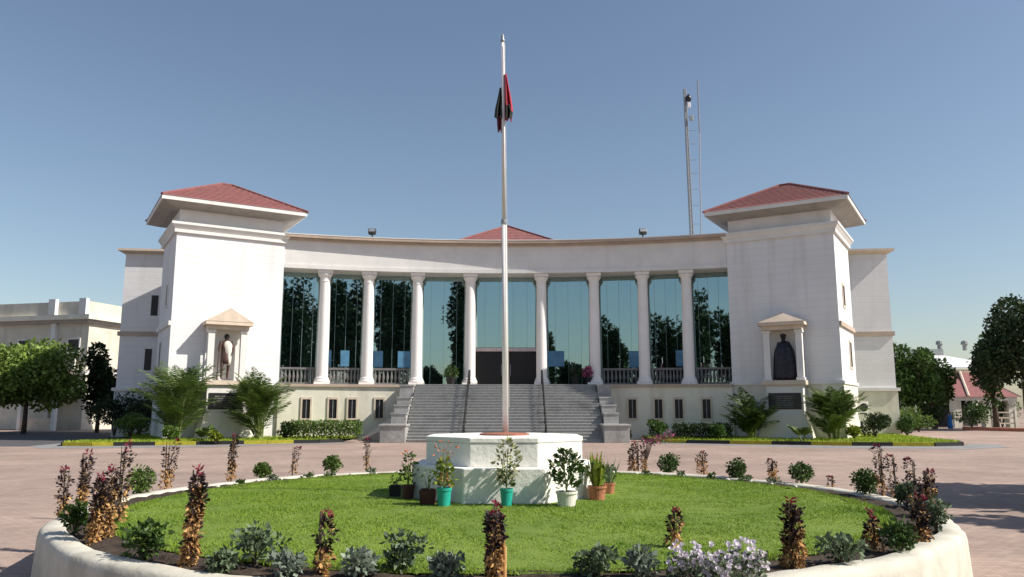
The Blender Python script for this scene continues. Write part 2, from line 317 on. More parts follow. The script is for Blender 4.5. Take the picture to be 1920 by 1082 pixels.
# glazing
edges = [-TE]+TC+[TE]; RG = RB+1.35
rng = random.Random(4)
def frame_at(th, r):
    c = arc(th, r); return Matrix.Translation((c[0], c[1], 0)) @ Matrix.Rotation(-th, 4, 'Z')   # local x along the arc, local y outwards (away from camera)
def chord(a, b_, r):
    p, q = Vector((*arc(a, r), 0)), Vector((*arc(b_, r), 0)); mid = (p+q)/2; d = q-p
    return Matrix.Translation(mid) @ Matrix.Rotation(math.atan2(d.y, d.x), 4, 'Z'), d.length
for i in range(9):
    Mt, Ln = chord(edges[i]+.0003, edges[i+1]-.0003, RG); h = Ln/2
    door = i == 4
    z0 = 6.3 if door else ZF+.02
    gm = MB(); npv = 5 if door else 4; zs = [z0]+[z for z in (5.1, 6.55, 8.0, 9.45, 10.9) if z > z0+.3]+[11.37]
    for k in range(npv):
        for za_, zb_ in zip(zs, zs[1:]):
            xa_, xb_ = -h+.02+(2*h-.04)*k/npv+.001, -h+.02+(2*h-.04)*(k+1)/npv-.001; tx_, tz_ = rng.gauss(0, .0016), rng.gauss(0, .0016)
            cx_, cz_ = (xa_+xb_)/2, (za_+zb_)/2
            q = [(x, (x-cx_)*tx_+(z-cz_)*tz_, z) for x, z in ((xa_, za_), (xb_, za_), (xb_, zb_), (xa_, zb_))]
            gm.add([Mt @ Vector(v) for v in q]+[Mt @ Vector((v[0], .04, v[2])) for v in q], [(0, 1, 2, 3), (7, 6, 5, 4), (0, 4, 5, 1), (1, 5, 6, 2), (2, 6, 7, 3), (3, 7, 4, 0)])
    gp = obj('glass_panel', gm, M['glass'], B)
    mm = MB()
    nv = 5 if door else 4
    for k in range(nv+1):
        x = -h+.03+(2*h-.06)*k/nv; mm.box(x-.009, x+.009, -.018, -.002, z0, 11.36, M=Mt)
    obj('mullions', mm, M['mullion'], gp)
    if door:
        fr = MB()
        for x in (-h+.1, 0, h-.1): fr.box(x-.13, x+.13, -.16, .05, ZF+.02, 6.02, M=Mt)
        fr.box(-h+.02, h-.02, -.18, .06, 6.022, 6.26, M=Mt)
        d = obj('entrance', fr, M['frame'], B)
        for sx in (-1, 1):
            x0, x1 = (-h+.26, -.16) if sx < 0 else (.16, h-.26)
            obj('door_leaf', MB().box(x0, x1, -.02, .03, ZF+.03, 6.0, M=Mt), M['dark'], d)
            obj('door_handle', MB().tube([Mt @ Vector((sx*.32, -.08, 4.3)), Mt @ Vector((sx*.32, -.08, 5.1))], .025, 6), M['steel'], d)
    if i in (0, 1, 2, 6, 7, 8):               # railing with granite posts between the columns
        Mr, Lr = chord(edges[i]+(.009 if i else .001), edges[i+1]-(.009 if i < 8 else .001), RB+.25); hr = Lr/2
        rb = MB(); rb.box(-hr, hr, -.09, .09, ZF+1.0, ZF+1.14, M=Mr); rb.box(-hr, hr, -.08, .08, ZF+.002, ZF+.14, M=Mr)
        bal = obj('balustrade', rb, M['railgrey'], B)
        bb = MB(); nb = 9
        for k in range(nb):
            x = -hr+Lr*(k+.5)/nb
            c = Mr @ Vector((x, 0, ZF)); bb.lathe([(.06, .142), (.045, .25), (.085, .45), (.09, .55), (.05, .8), (.06, .998)], c, 8)
        obj('balusters', bb, M['railgrey'], bal)
# flat blue panels set on the glass
for i, fx0, fx1, za, zb in ((1, -.1, .1, 4.9, 6.0), (2, -.46, -.18, 4.85, 6.0), (2, .12, .45, 4.85, 6.0), (5, -.4, -.08, 4.95, 6.05), (6, .18, .46, 4.85, 6.0), (7, .2, .46, 4.9, 6.0), (1, -.49, -.3, 4.9, 6.0)):
    Mt, Ln = chord(edges[i], edges[i+1], RG)
    obj('blue_panel', MB().box(fx0*Ln, fx1*Ln, -.055, -.037, za, zb, M=Mt), M['blue'], B)
# plinth windows
for u in (-374, -324, -288, -237, 237, 286, 324, 376):
    t = th_of(u-11.5, RB-.9, 1475); F = frame_at(t, RB-.9)
    f = MB()
    for x0, x1, z0, z1 in ((-.36, -.25, 1.25, 2.75), (.25, .36, 1.25, 2.75), (-.249, .249, 2.6, 2.75), (-.249, .249, 1.25, 1.36)): f.box(x0, x1, -.07, .03, z0, z1, M=F)
    o = obj('plinth_window', f, M['beige'], B)
    obj('window_pane', MB().box(-.249, .249, -.012, .02, 1.361, 2.599, M=F), M['dark'], o)
    obj('window_bar', MB().box(-.02, .02, -.03, -.013, 1.362, 2.598, M=F), M['steel'], o)
# ---- towers
AN = R_(31); TW, TL = 6.75, 6.0
def offs(P, d):                              # P: B, A, A2, B2 ; grow the rectangle by d
    c = sum((Vector(p) for p in P), Vector((0, 0)))/4
    e1 = (Vector(P[1])-Vector(P[0])).normalized(); e2 = (Vector(P[2])-Vector(P[1])).normalized()
    return [tuple(Vector(P[0])-e1*d-e2*d), tuple(Vector(P[1])+e1*d-e2*d), tuple(Vector(P[2])+e1*d+e2*d), tuple(Vector(P[3])-e1*d+e2*d)]
TWR = {}
for sg in (-1, 1):
    bx, by = arc(sg*TE, RB-.62)
    Bc = Vector((bx, by)); e1 = Vector((sg*math.cos(AN), -math.sin(AN))); e2 = Vector((sg*math.sin(AN), math.cos(AN)))
    P = [tuple(Bc), tuple(Bc+e1*TW), tuple(Bc+e1*TW+e2*TL), tuple(Bc+e2*TL)]
    TWR[sg] = (Bc, e1, e2, P)
    def ccw(p): return p if sg > 0 else p[::-1]
    T = obj('tower', MB().prism(ccw(P), 3.5, 13.0), M['wall'], B)
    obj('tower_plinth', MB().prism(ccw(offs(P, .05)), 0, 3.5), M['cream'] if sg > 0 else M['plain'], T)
    obj('plinth_moulding', MB().prism(ccw(offs(P, .13)), 3.502, 3.70), M['plain'], T)
    cm = MB().prism(ccw(offs(P, .16)), 12.98, 13.18).prism(ccw(offs(P, .16)), 13.182, 13.46, p1=ccw(offs(P, .34))).prism(ccw(offs(P, .36)), 13.462, 13.62)
    obj('tower_cornice', cm, M['plain'], T)
    obj('tower_neck', MB().prism(ccw(offs(P, -.12)), 13.622, 14.70), M['plain'], T)
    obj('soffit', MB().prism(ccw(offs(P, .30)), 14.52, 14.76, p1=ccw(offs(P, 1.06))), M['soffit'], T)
    obj('eaves', MB().prism(ccw(offs(P, 1.12)), 14.762, 15.02), M['plain'], T)
    ap = (Bc+e1*TW/2+e2*TL/2)
    rp = offs(P, 1.16); ins = offs(P, -1.2)
    rf = MB(); zb, za = 15.022, 17.3
    # hip roof: short ridge parallel to the front
    r0 = ap-e1*.35; r1 = ap+e1*.35
    vs = [(p[0], p[1], zb) for p in rp]+[(r0.x, r0.y, za), (r1.x, r1.y, za)]
    rf.add(vs, [(0, 1, 5, 4), (1, 2, 5), (2, 3, 4, 5), (3, 0, 4), (3, 2, 1, 0)])
    ro = obj('tower_roof', rf, M['roof'], T)
    hp = MB()
    for a, b_ in ((0, 4), (1, 5), (2, 5), (3, 4), (4, 5)): hp.tube([Vector(vs[a])+Vector((0, 0, .03)), Vector(vs[b_])+Vector((0, 0, .03))], .09, 6)
    obj('roof_ridge', hp, M['roof'], ro)
    # tile courses, raised a little on the two visible slopes
    tcs = MB()
    for a, b_, cidx, didx in ((0, 1, 5, 4), (1, 2, 5, 5)):
        for k in range(1, 14):
            t = k/14
            p = Vector(vs[a]).lerp(Vector(vs[didx]), t); q = Vector(vs[b_]).lerp(Vector(vs[cidx]), t)
            tcs.tube([p+Vector((0, 0, .01)), q+Vector((0, 0, .01))], .035, 4)
    obj('tile_courses', tcs, M['roof'], ro)
    # side band and slit windows on the outer flank
    A = Bc+e1*TW
    def fbox(mb, s0, s1, d0, d1, z0, z1):    # on the flank: s along e2, d outwards along e1
        q = [A+e2*s0+e1*d0, A+e2*s1+e1*d0, A+e2*s1+e1*d1, A+e2*s0+e1*d1]
        return mb.prism([tuple(x) for x in (q if sg < 0 else q[::-1])], z0, z1)
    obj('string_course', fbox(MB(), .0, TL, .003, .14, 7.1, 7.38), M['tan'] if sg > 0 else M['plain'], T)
    for s_, z0, z1 in ((2.6, 8.6, 9.9), (4.1, 4.7, 6.3)):
        fr = MB(); fbox(fr, s_-.5, s_+.5, .0025, .05, z0-.15, z0-.002); fbox(fr, s_-.5, s_+.5, .0025, .05, z1+.002, z1+.15); fbox(fr, s_-.5, s_-.352, .0025, .05, z0, z1); fbox(fr, s_+.352, s_+.5, .0025, .05, z0, z1)
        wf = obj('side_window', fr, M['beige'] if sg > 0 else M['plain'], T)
        obj('window_pane', fbox(MB(), s_-.35, s_+.35, .0015, .02, z0, z1), M['dark'], wf)
    # wing behind the tower
    O = Vector((X0+sg*28.15, 56.6)); wa = R_(7); d1 = Vector((-sg*math.cos(wa), math.sin(wa))); d2 = Vector((sg*math.sin(wa), math.cos(wa)))
    WP = [tuple(O), tuple(O+d1*11), tuple(O+d1*11+d2*16), tuple(O+d2*16)]
    def oc(p): return p if sg < 0 else p[::-1]
    def og(d): return oc([tuple(O-d1*d-d2*d), tuple(O+d1*11-d2*d), tuple(O+d1*11+d2*16), tuple(O+d2*16-d1*d)])
    W = obj('wing', MB().prism(oc(WP), 3.4, 13.35), M['wall'], B)
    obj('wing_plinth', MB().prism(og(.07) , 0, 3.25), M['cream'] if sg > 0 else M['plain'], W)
    obj('plinth_moulding', MB().prism(og(.22), 3.252, 3.48), M['plain'], W)
    obj('string_course', MB().prism(og(.14), 7.25, 7.55), M['tan'], W)
    obj('wing_coping', MB().prism(og(.18), 13.352, 13.5, p1=og(.42)).prism(og(.45), 13.502, 13.66), M['beige'], W)
    if sg < 0:
        for xx, z0, z1 in ((293, 8.75, 10.25), (288, 4.75, 6.3)):
            xw = PX(xx, 57.3, 600); k = (xw-O.x)/d1.x; c = O+d1*k
            q = [c-d1*.24-d2*.03, c+d1*.24-d2*.03, c+d1*.24+d2*.02, c-d1*.24+d2*.02]
            obj('slit_window', MB().prism([tuple(x) for x in q], z0, z1), M['dark'], W)
# central pyramid roof behind the parapet
pr = MB(); ap = Vector((X0, 62.2, 16.75)); hw = 6.3
sq = [(X0-hw, 62.2-hw), (X0+hw, 62.2-hw), (X0+hw, 62.2+hw), (X0-hw, 62.2+hw)]
pr.pyramid(sq, 13.3, ap); cr_ = obj('central_roof', pr, M['roof'], B)
tcs = MB(); 
for k in range(1, 16):
    t = k/16; p = Vector((*sq[0], 13.3)).lerp(ap, t); q = Vector((*sq[1], 13.3)).lerp(ap, t); tcs.tube([p, q], .035, 4)
for q in sq: tcs.tube([Vector((*q, 13.32)), ap+Vector((0, 0, .03))], .08, 6)
obj('tile_courses', tcs, M['roof'], cr_)
# ---- stairs
nst = 20; ST0 = 46.9; ST1 = arc(0, RB-1.03)[1]-.55; run = (ST1-ST0)/nst; rise = ZF/nst
stp = MB()
for k in range(nst):
    stp.box(X0-6.0, X0+6.0, ST0+k*run, ST1+1.2 if k < nst-1 else arc(0, RB-1.03)[1]+.02, k*rise+(.0 if k == 0 else .001), (k+1)*rise-.035)
    stp.box(X0-6.02, X0+6.02, ST0+k*run-.03, ST0+(k+1)*run+.005, (k+1)*rise-.034, (k+1)*rise)
stairs = obj('stairs', stp, M['granite'], B)
for sg in (-1, 1):
    ck = MB(); xa, xb = sorted((X0+sg*6.05, X0+sg*6.95)); ya = ST0+1.3; nb_ = 4
    for q_ in range(nb_):
        y0_, y1_ = ya+(ST1-ya)*q_/nb_+.001, ya+(ST1-ya)*(q_+1)/nb_+(1.15 if q_ == nb_-1 else 0); hz_ = 1.55+(ZF-1.6)*(q_+.4)/nb_ if q_ < nb_-1 else ZF-.04
        ck.box(xa, xb, y0_, y1_, 0, hz_-.1); ck.box(xa-.04, xb+.04, y0_-.04, y1_-.045, hz_-.099, hz_)
    obj('stair_cheek', ck, M['granite2'], B)
    xc = X0+sg*6.6
    obj('newel_block', MB().box(xc-.75, xc+.75, ST0-.35, ST0+1.295, 0, .95).box(xc-.82, xc+.82, ST0-.42, ST0+1.36, .952, 1.08), M['granite2'], B, bevel=.02)
    # low ramp beside the stairs
    rp = MB(); x0, x1 = X0+sg*6.86, X0+sg*9.3
    vs = [(x0, 47.9, 0), (x0, 51.9, 0), (x1, 51.9, 0), (x0, 47.9, .9), (x0, 51.9, 1.9), (x1, 51.9, .25), (x1, 49.9, 0)]
    if sg < 0: rp.add(vs, [(0, 1, 4, 3), (1, 2, 5, 4), (3, 4, 5, 6), (0, 3, 6), (2, 6, 5), (0, 6, 2, 1)]); obj('side_ramp', rp, M['granite2'], B)
    # handrail between flights
    xr = X0+sg*2.45; hr = MB(); pts = [(xr, ST0+.1, .95), (xr, ST1, ZF+.95)]
    hr.tube([(xr, ST0-.1, .0), (xr, ST0-.1, .98), *pts, (xr, ST1+.5, ZF+.95), (xr, ST1+.5, ZF)], .055, 8)
    hr.tube([(xr, ST0-.1, .5), (xr, ST1+.4, ZF+.5)], .03, 6)
    for k in range(1, 7):
        t = k/7; y = ST0+(ST1-ST0)*t; hr.tube([(xr, y, ZF*t-.1), (xr, y, .95+ZF*t)], .035, 6)
    obj('handrail', hr, M['blackmetal'], B)
# ------------------------------------------------------------------ statue shrines on the towers
def shrine(sg, label):
    Bc, e1, e2, P = TWR[sg]; c = Bc+e1*TW*.52
    S = thing('statue_shrine', label, 'shrine', (c.x, c.y, 0))
    Fm = Matrix(((e1.x*sg, -e2.x, 0, c.x), (e1.y*sg, -e2.y, 0, c.y), (0, 0, 1, 0), (0, 0, 0, 1)))   # local x to the right, y outwards from the wall
    def bx(*a, mb=None): return (mb or MB()).box(*a, M=Fm)
    o = .065
    ped = bx(-1.1, 1.1, .15, 1.15, 1.702, 3.42); obj('pedestal', ped, M['plain'], S)
    mound = MB(); ring = []
    base = [(-1.65, o+.08), (1.65, o+.08), (1.65, 1.75), (-1.65, 1.75)]; top = [(-1.18, o+.08), (1.18, o+.08), (1.18, 1.25), (-1.18, 1.25)]
    vs = [Fm @ Vector((x, y, 0)) for x, y in base]+[Fm @ Vector((x, y, 1.7)) for x, y in top]
    mound.add(vs, [(3, 2, 1, 0), (4, 5, 6, 7), (0, 1, 5, 4), (1, 2, 6, 5), (2, 3, 7, 6), (3, 0, 4, 7)]); obj('battered_base', mound, M['cream'], S)
    led = bx(-1.32, 1.32, .14, 1.32, 3.45, 3.72); bx(-1.22, 1.22, .15, 1.22, 3.38, 3.449, mb=led); obj('ledge', led, M['beige'], S)
    pq = obj('plaque', bx(-.98, .98, 1.151, 1.19, 1.95, 2.95), M['plaque'], S)
    tx = MB(); r = random.Random(3+sg)
    for k in range(6):
        wdt = .45+.25*r.random(); bx(-wdt, wdt, 1.191, 1.197, 2.05+.13*k, 2.12+.13*k, mb=tx)
    obj('inscription', tx, M['plaque_txt'], pq)
    for sx in (-1, 1): 
        pm = bx(sx*.98-.19, sx*.98+.19, .62, 1.0, 3.722, 6.88); bx(sx*.98-.25, sx*.98+.25, .57, 1.06, 6.70, 6.86, mb=pm); bx(sx*.98-.25, sx*.98+.25, .57, 1.06, 3.721, 3.9, mb=pm)
        obj('pillar', pm, M['plain'], S)
    bk = bx(-1.16, 1.16, .004, .1, 3.722, 6.88); obj('back_panel', bk, M['plain'], S)
    cn = bx(-1.22, 1.22, .02, 1.18, 6.882, 7.15); bx(-1.42, 1.42, .02, 1.4, 7.152, 7.36, mb=cn)
    vs = [Fm @ Vector(v) for v in ((-1.44, .02, 7.362), (1.44, .02, 7.362), (0, .02, 8.22 if sg < 0 else 8.0), (-1.44, 1.42, 7.362), (1.44, 1.42, 7.362), (0, 1.42 if sg < 0 else .9, 8.22 if sg < 0 else 8.0))]
    cn.add(vs, [(0, 2, 1), (3, 4, 5), (0, 1, 4, 3), (0, 3, 5, 2), (1, 2, 5, 4)]); obj('pediment', cn, M['beige'], S)
    return S, Fm
S1, F1 = shrine(-1, 'sunlit pedimented shrine with pale mound base on the left tower')
S2, F2 = shrine(1, 'shaded pedimented shrine framing the near-black statue on the right tower')
def skin_body(name, verts, edges, radii, m, parent, subdiv=2, root=0):
    me = bpy.data.meshes.new(name); off = wloc(parent); me.from_pydata([tuple(Vector(v)-off) for v in verts], edges, []); me.materials.append(m)
    o = bpy.data.objects.new(name, me); COL.objects.link(o); o.parent = parent
    sk = o.modifiers.new('skin', 'SKIN'); sk.use_smooth_shade = True
    for i, r in enumerate(radii): 
        me.skin_vertices[0].data[i].radius = (r, r) if not hasattr(r, '__len__') else r
    me.skin_vertices[0].data[root].use_root = True
    s = o.modifiers.new('sub', 'SUBSURF'); s.levels = subdiv; s.render_levels = subdiv
    return o
def figure(F, z, H, pose):
    """joints of a standing figure of height H, in the frame F (x right, y forward)"""
    k = H/1.75
    J = dict(pel=(0, 0, .95), spine=(0, 0, 1.15), chest=(0, .01, 1.33), neck=(0, .01, 1.50), head0=(0, .025, 1.58), head1=(0, .03, 1.69),
             shl=(-.19, 0, 1.42), ell=(-.25, .02, 1.15), wrl=(-.24, .10, .90), hal=(-.24, .14, .82),
             shr=(.19, 0, 1.42), elr=(.25, .02, 1.15), wrr=(.24, .10, .90), har=(.24, .14, .82),
             hil=(-.10, 0, .90), knl=(-.11, .02, .50), anl=(-.11, -.02, .09), tol=(-.12, .14, .035),
             hir=(.10, 0, .90), knr=(.11, .02, .50), anr=(.11, -.02, .09), tor=(.12, .14, .035))
    J.update(pose)
    E = [('pel', 'spine'), ('spine', 'chest'), ('chest', 'neck'), ('neck', 'head0'), ('head0', 'head1'), ('chest', 'shl'), ('shl', 'ell'), ('ell', 'wrl'), ('wrl', 'hal'),
         ('chest', 'shr'), ('shr', 'elr'), ('elr', 'wrr'), ('wrr', 'har'), ('pel', 'hil'), ('hil', 'knl'), ('knl', 'anl'), ('anl', 'tol'), ('pel', 'hir'), ('hir', 'knr'), ('knr', 'anr'), ('anr', 'tor')]
    Rr = dict(pel=.15, spine=.13, chest=.15, neck=.055, head0=.085, head1=.085, shl=.075, shr=.075, ell=.05, elr=.05, wrl=.033, wrr=.033, hal=.035, har=.035,
              hil=.10, hir=.10, knl=.062, knr=.062, anl=.045, anr=.045, tol=.035, tor=.035)
    names = list(J); ix = {n: i for i, n in enumerate(names)}
    return [F @ Vector((J[n][0]*k, J[n][1]*k, z+J[n][2]*k)) for n in names], [(ix[a], ix[b]) for a, b in E], [Rr[n]*k for n in names], k
def facebits(F, z, k, m, parent):
    for sx in (-1, 1):
        c = F @ Vector((sx*.085*k, .02*k, z+1.63*k)); obj('ear', MB().lathe([(.004*k, -.03*k), (.014*k, 0), (.004*k, .03*k)], c, 6), m, parent, smooth=True)
    c = F @ Vector((0, .118*k, z+1.60*k)); obj('nose', MB().lathe([(.022*k, 0), (.016*k, .03*k), (.004*k, .065*k)], c, 6), m, parent, smooth=True)
# left: bearded-stick walking figure with pale shawl
FS = F1 @ Matrix.Translation((-.02, .66, 0))
p = FS @ Vector((0, 0, 3.72))
V, E_, Rd, k = figure(FS, 3.78, 2.85, dict(knl=(-.14, .10, .50), anl=(-.16, .12, .09), tol=(-.17, .28, .035), anr=(.10, -.10, .09), tor=(.11, .06, .035), elr=(.27, .03, 1.14), wrr=(.22, .18, 1.0), har=(.21, .22, .98), ell=(-.27, .04, 1.16), wrl=(-.30, .22, 1.08), hal=(-.30, .27, 1.07)))
st = thing('statue', 'brown walking statue with white shawl and staff in the left shrine', 'statue', tuple(p))
body_ = skin_body('figure', V, E_, Rd, M['brown'], st)
facebits(FS, 3.78, k, M['brown'], st)
def ringset(F, z, k, rows, n=18, fold=.06):
    mb = MB(); vs = []
    for j, (cx, cy, zz, rx, ry) in enumerate(rows):
        for i in range(n):
            a = 2*PI*i/n; w = 1+fold*math.sin(5*a+j*.35)+fold*.6*math.sin(9*a-j*.2)
            vs.append(F @ Vector(((cx+rx*w*math.cos(a))*k, (cy+ry*w*math.sin(a))*k, z+zz*k)))
    m = len(rows)
    fs = [(j*n+i, j*n+(i+1) % n, (j+1)*n+(i+1) % n, (j+1)*n+i) for j in range(m-1) for i in range(n)]+[tuple(range(n-1, -1, -1)), tuple(range((m-1)*n, m*n))]
    return mb.add(vs, fs)
obj('shawl', ringset(FS, 3.78, k, [(.10, .03, .55, .07, .10), (.09, .03, .75, .105, .13), (.075, .03, .95, .125, .15), (.06, .02, 1.15, .14, .155), (.05, .01, 1.32, .17, .15), (.05, .01, 1.42, .15, .12), (.02, .01, 1.48, .08, .08)], 18, .09), M['cloth'], st, smooth=True)
obj('hair', MB().lathe([(.06*k, -.06*k), (.098*k, 0), (.10*k, .06*k), (.07*k, .12*k), (.02*k, .14*k)], FS @ Vector((0, .02*k, 3.78+1.62*k)), 12), M['bronze'], st, smooth=True)
obj('loincloth', ringset(FS, 3.78, k, [(-.01, .02, .60, .18, .16), (-.01, .02, .75, .185, .165), (0, .01, .95, .165, .15), (0, .01, 1.0, .15, .14)]), M['brown'], st, smooth=True)
obj('staff', MB().tube([FS @ Vector((-.36*k, .36*k, 3.74)), FS @ Vector((-.29*k, .25*k, 3.78+1.25*k))], .03, 8), M['brown'], st)
# right: dark robed figure
FS = F2 @ Matrix.Translation((0, .66, 0)); p = FS @ Vector((0, 0, 3.72))
V, E_, Rd, k = figure(FS, 3.78, 2.8, dict(elr=(.30, .0, 1.18), wrr=(.16, .2, 1.10), har=(.08, .22, 1.12), ell=(-.28, .0, 1.16)))
st = thing('statue', 'near-black robed bronze statue standing in the right shrine', 'statue', tuple(p))
skin_body('figure', V, E_, Rd, M['bronze'], st)
facebits(FS, 3.78, k, M['bronze'], st)
obj('robe', ringset(FS, 3.78, k, [(0, 0, .0, .43, .25), (0, 0, .15, .43, .25), (0, 0, .5, .42, .24), (0, 0, .85, .41, .235), (0, 0, 1.1, .38, .22), (0, 0, 1.25, .33, .2), (0, 0, 1.38, .25, .16), (0, .01, 1.46, .15, .12), (0, .01, 1.51, .08, .08)], 28, .045), M['bronze'], st, smooth=True)
obj('turban', MB().lathe([(.06*k, -.05*k), (.115*k, 0), (.125*k, .05*k), (.09*k, .1*k), (.02*k, .12*k)], FS @ Vector((0, .02*k, 3.78+1.69*k)), 12), M['bronze'], st, smooth=True)
# ------------------------------------------------------------------ things on and behind the roof
def roof_lamp(px, label):
    x = PX(px, 52.6, 438); z = 13.66
    t = thing('floodlight', label, 'floodlight', (x, 53.0, z), 'floodlights on the parapet')
    obj('bracket', MB().tube([(x, 53.0, z), (x, 53.0, z+.3)], .05, 8).box(x-.2, x+.2, 52.97, 53.03, z+.28, z+.34), M['blackmetal'], t)
    F = Matrix.Translation((x, 52.95, z+.5)) @ Matrix.Rotation(R_(-25), 4, 'X')
    obj('lamp_housing', MB().box(-.26, .26, -.16, .16, -.16, .18, M=F), M['blackmetal'], t, bevel=.03)
    obj('lamp_glass', MB().box(-.21, .21, -.175, -.165, -.11, .13, M=F), M['steel'], t)
roof_lamp(696, 'small black floodlight on the parapet left of the flagpole')
roof_lamp(1207, 'small black floodlight on the parapet near the antenna mast')
mx, my = PX(1297, 61.5, 430), 61.5
mast = thing('antenna_mast', 'slim grey lattice radio mast rising behind the right parapet', 'mast', (mx, my, 13.27))
zt = PZ(168, my); mb = MB(); lean = -.18
for a in range(3):
    dx, dy = .15*math.cos(a*2*PI/3), .15*math.sin(a*2*PI/3)
    mb.tube([(mx+dx, my+dy, 13.27), (mx+lean+dx*.6, my+dy*.6, zt)], .065, 6)
obj('mast_legs', mb, M['steel'], mast)
br = MB(); nb = 34
for k in range(nb):
    t0, t1 = k/nb, (k+1)/nb
    for a in range(3):
        s0, s1 = 1-.4*t0, 1-.4*t1; a1 = a*2*PI/3; a2 = (a+1)*2*PI/3
        br.tube([(mx+lean*t0+.15*s0*math.cos(a1), my+.15*s0*math.sin(a1), 13.27+(zt-13.27)*t0), (mx+lean*t1+.15*s1*math.cos(a2), my+.15*s1*math.sin(a2), 13.27+(zt-13.27)*t1)], .03, 4)
obj('mast_bracing', br, M['steel'], mast)
x2 = PX(1313, my, 430); x3 = PX(1308, my, 150); z3 = PZ(150, my)
rod = MB().tube([(x2, my, 13.27), (x2+(x3-x2)*.4, my, 18), (x3, my, z3-4.6)], .05, 5).tube([(x3, my, z3-4.6), (x3, my, z3)], .06, 6)
obj('whip_antenna', rod, M['steel'], mast)
for py in (420, 385, 355, 325, 300, 270, 245, 220):
    z = PZ(py, my); obj('cross_arm', MB().tube([(mx-.1, my, z), (x2-.04, my, z)], .022, 5), M['steel'], mast)
za = PZ(186, my); xa = PX(1291, my, 186)
obj('dish_antenna', MB().lathe([(.05, -.28), (.2, -.2), (.24, .05), (.16, .2), (.08, .36)], (xa-.03, my-.15, za), 12), M['blackmetal'], mast, smooth=True)
obj('antenna_panel', MB().box(xa-.16, xa+.1, my-.3, my-.15, za-.85, za-.4), M['whitesheet'], mast, bevel=.03)
obj('antenna_panel', MB().box(xa-.02, xa+.28, my-.3, my-.15, za-1.95, za-1.5), M['steel'], mast, bevel=.03)
# ac unit on the right flank
acx, acy = PX(1617, 52.5, 765), 52.5
ac = thing('air_conditioner', 'white air conditioner hung low on the right wing wall', 'air conditioner', (acx, acy, 1.7))
obj('casing', MB().box(acx-.42, acx+.42, acy, acy+.4, 1.7, 2.45), M['whitepot'], ac, bevel=.02)
obj('fan_grille', MB().lathe([(.27, 0), (.27, .02), (.05, .03)], (0, 0, 0), 20), M['blackmetal'], ac, local=True)
ac.children[-1].location = (.1, -.002, .38); ac.children[-1].rotation_euler = (PI/2, 0, 0)
obj('bracket', MB().box(acx-.3, acx-.24, acy+.02, acy+1.6, 1.62, 1.698).box(acx+.24, acx+.3, acy+.02, acy+1.6, 1.62, 1.698), M['blackmetal'], ac)
# ------------------------------------------------------------------ grass islands with striped kerbs
def island(name, front, back, label):
    poly = front+back[::-1]
    sheet(name, poly, .17, M['verge'], label, 'structure')
    # kerb along the front, painted in blocks
    kb = MB(); pts = [Vector((p[0], p[1], 0)) for p in front]; acc = []; 
    for a, b_ in zip(pts, pts[1:]):
        n = max(1, int((b_-a).length/1.0))
        acc += [a.lerp(b_, i/n) for i in range(n)]
    acc.append(pts[-1])
    for i, (a, b_) in enumerate(zip(acc, acc[1:])):
        d = (b_-a).normalized(); nrm = Vector((d.y, -d.x, 0))
        nxt = acc[min(i+2, len(acc)-1)]
        q = [a, b_, b_+nrm*.18, a+nrm*.18]
        kb.prism([(v.x, v.y) for v in q][::-1], 0, .20, (i//2) % 2)
    tag(obj('kerb', kb, [M['yellow'], M['black']]), 'yellow and black striped kerb edging '+label.split(' of ')[0].replace('mown ', ''), 'kerb', kind='structure')
    # lip of longer grass along the kerb
    return acc
lf = [(-22.5, 47.2), (-24.3, 45.6), (-24.75, 43.9), (-24.2, 42.9), (-22.6, 42.75), (-17.6, 44.2), (-14, 45.4), (-11.4, 46.6), (-10.2, 47.6)]
lb = [(-31, 62), (-30, 60), (-29, 57), (-28, 56.6), (-24, 56), (-20, 55), (-16, 54), (-12, 53), (-10.2, 52.6)]
island('left_grass_island', lf, lb, 'strip of mown grass in front of the left tower')
rf = [(8.6, 47.4), (10.2, 46.2), (13.6, 44.9), (18.5, 43.2), (22.6, 42.6), (24.4, 43.2), (25.2, 45.0), (25.6, 48), (26.6, 53)]
rb_ = [(8.6, 52.6), (10.5, 53), (13.6, 53.5), (18.5, 54.5), (22, 55.5), (23.5, 56), (25, 56.5), (26, 57), (27.5, 57.5)]
island('right_grass_island', rf, rb_, 'strip of mown grass in front of the right tower')
sheet('grey_apron', [(-26.2, 46.8), (-25.9, 42.6), (-23.8, 40.0), (-18.4, 41.0), (-12.6, 43.9), (-9.2, 46.6), (-10.1, 47.35), (-11.5, 46.2), (-17.6, 43.9), (-22.6, 42.4), (-24.5, 42.55), (-25.1, 43.9), (-24.6, 46.5)], .008, M['apron'], 'grey concrete apron along the left kerb')
sheet('grey_gutter', [(8.4, 46.9), (13.2, 44.5), (18.2, 42.8), (22.6, 42.25), (24.7, 42.9), (25.6, 45), (27.2, 44.6), (26, 41.4), (22.6, 39.2), (17.2, 40.1), (12.4, 42.6), (7.4, 46.4)], .008, M['apron'], 'grey concrete gutter along the right kerb')
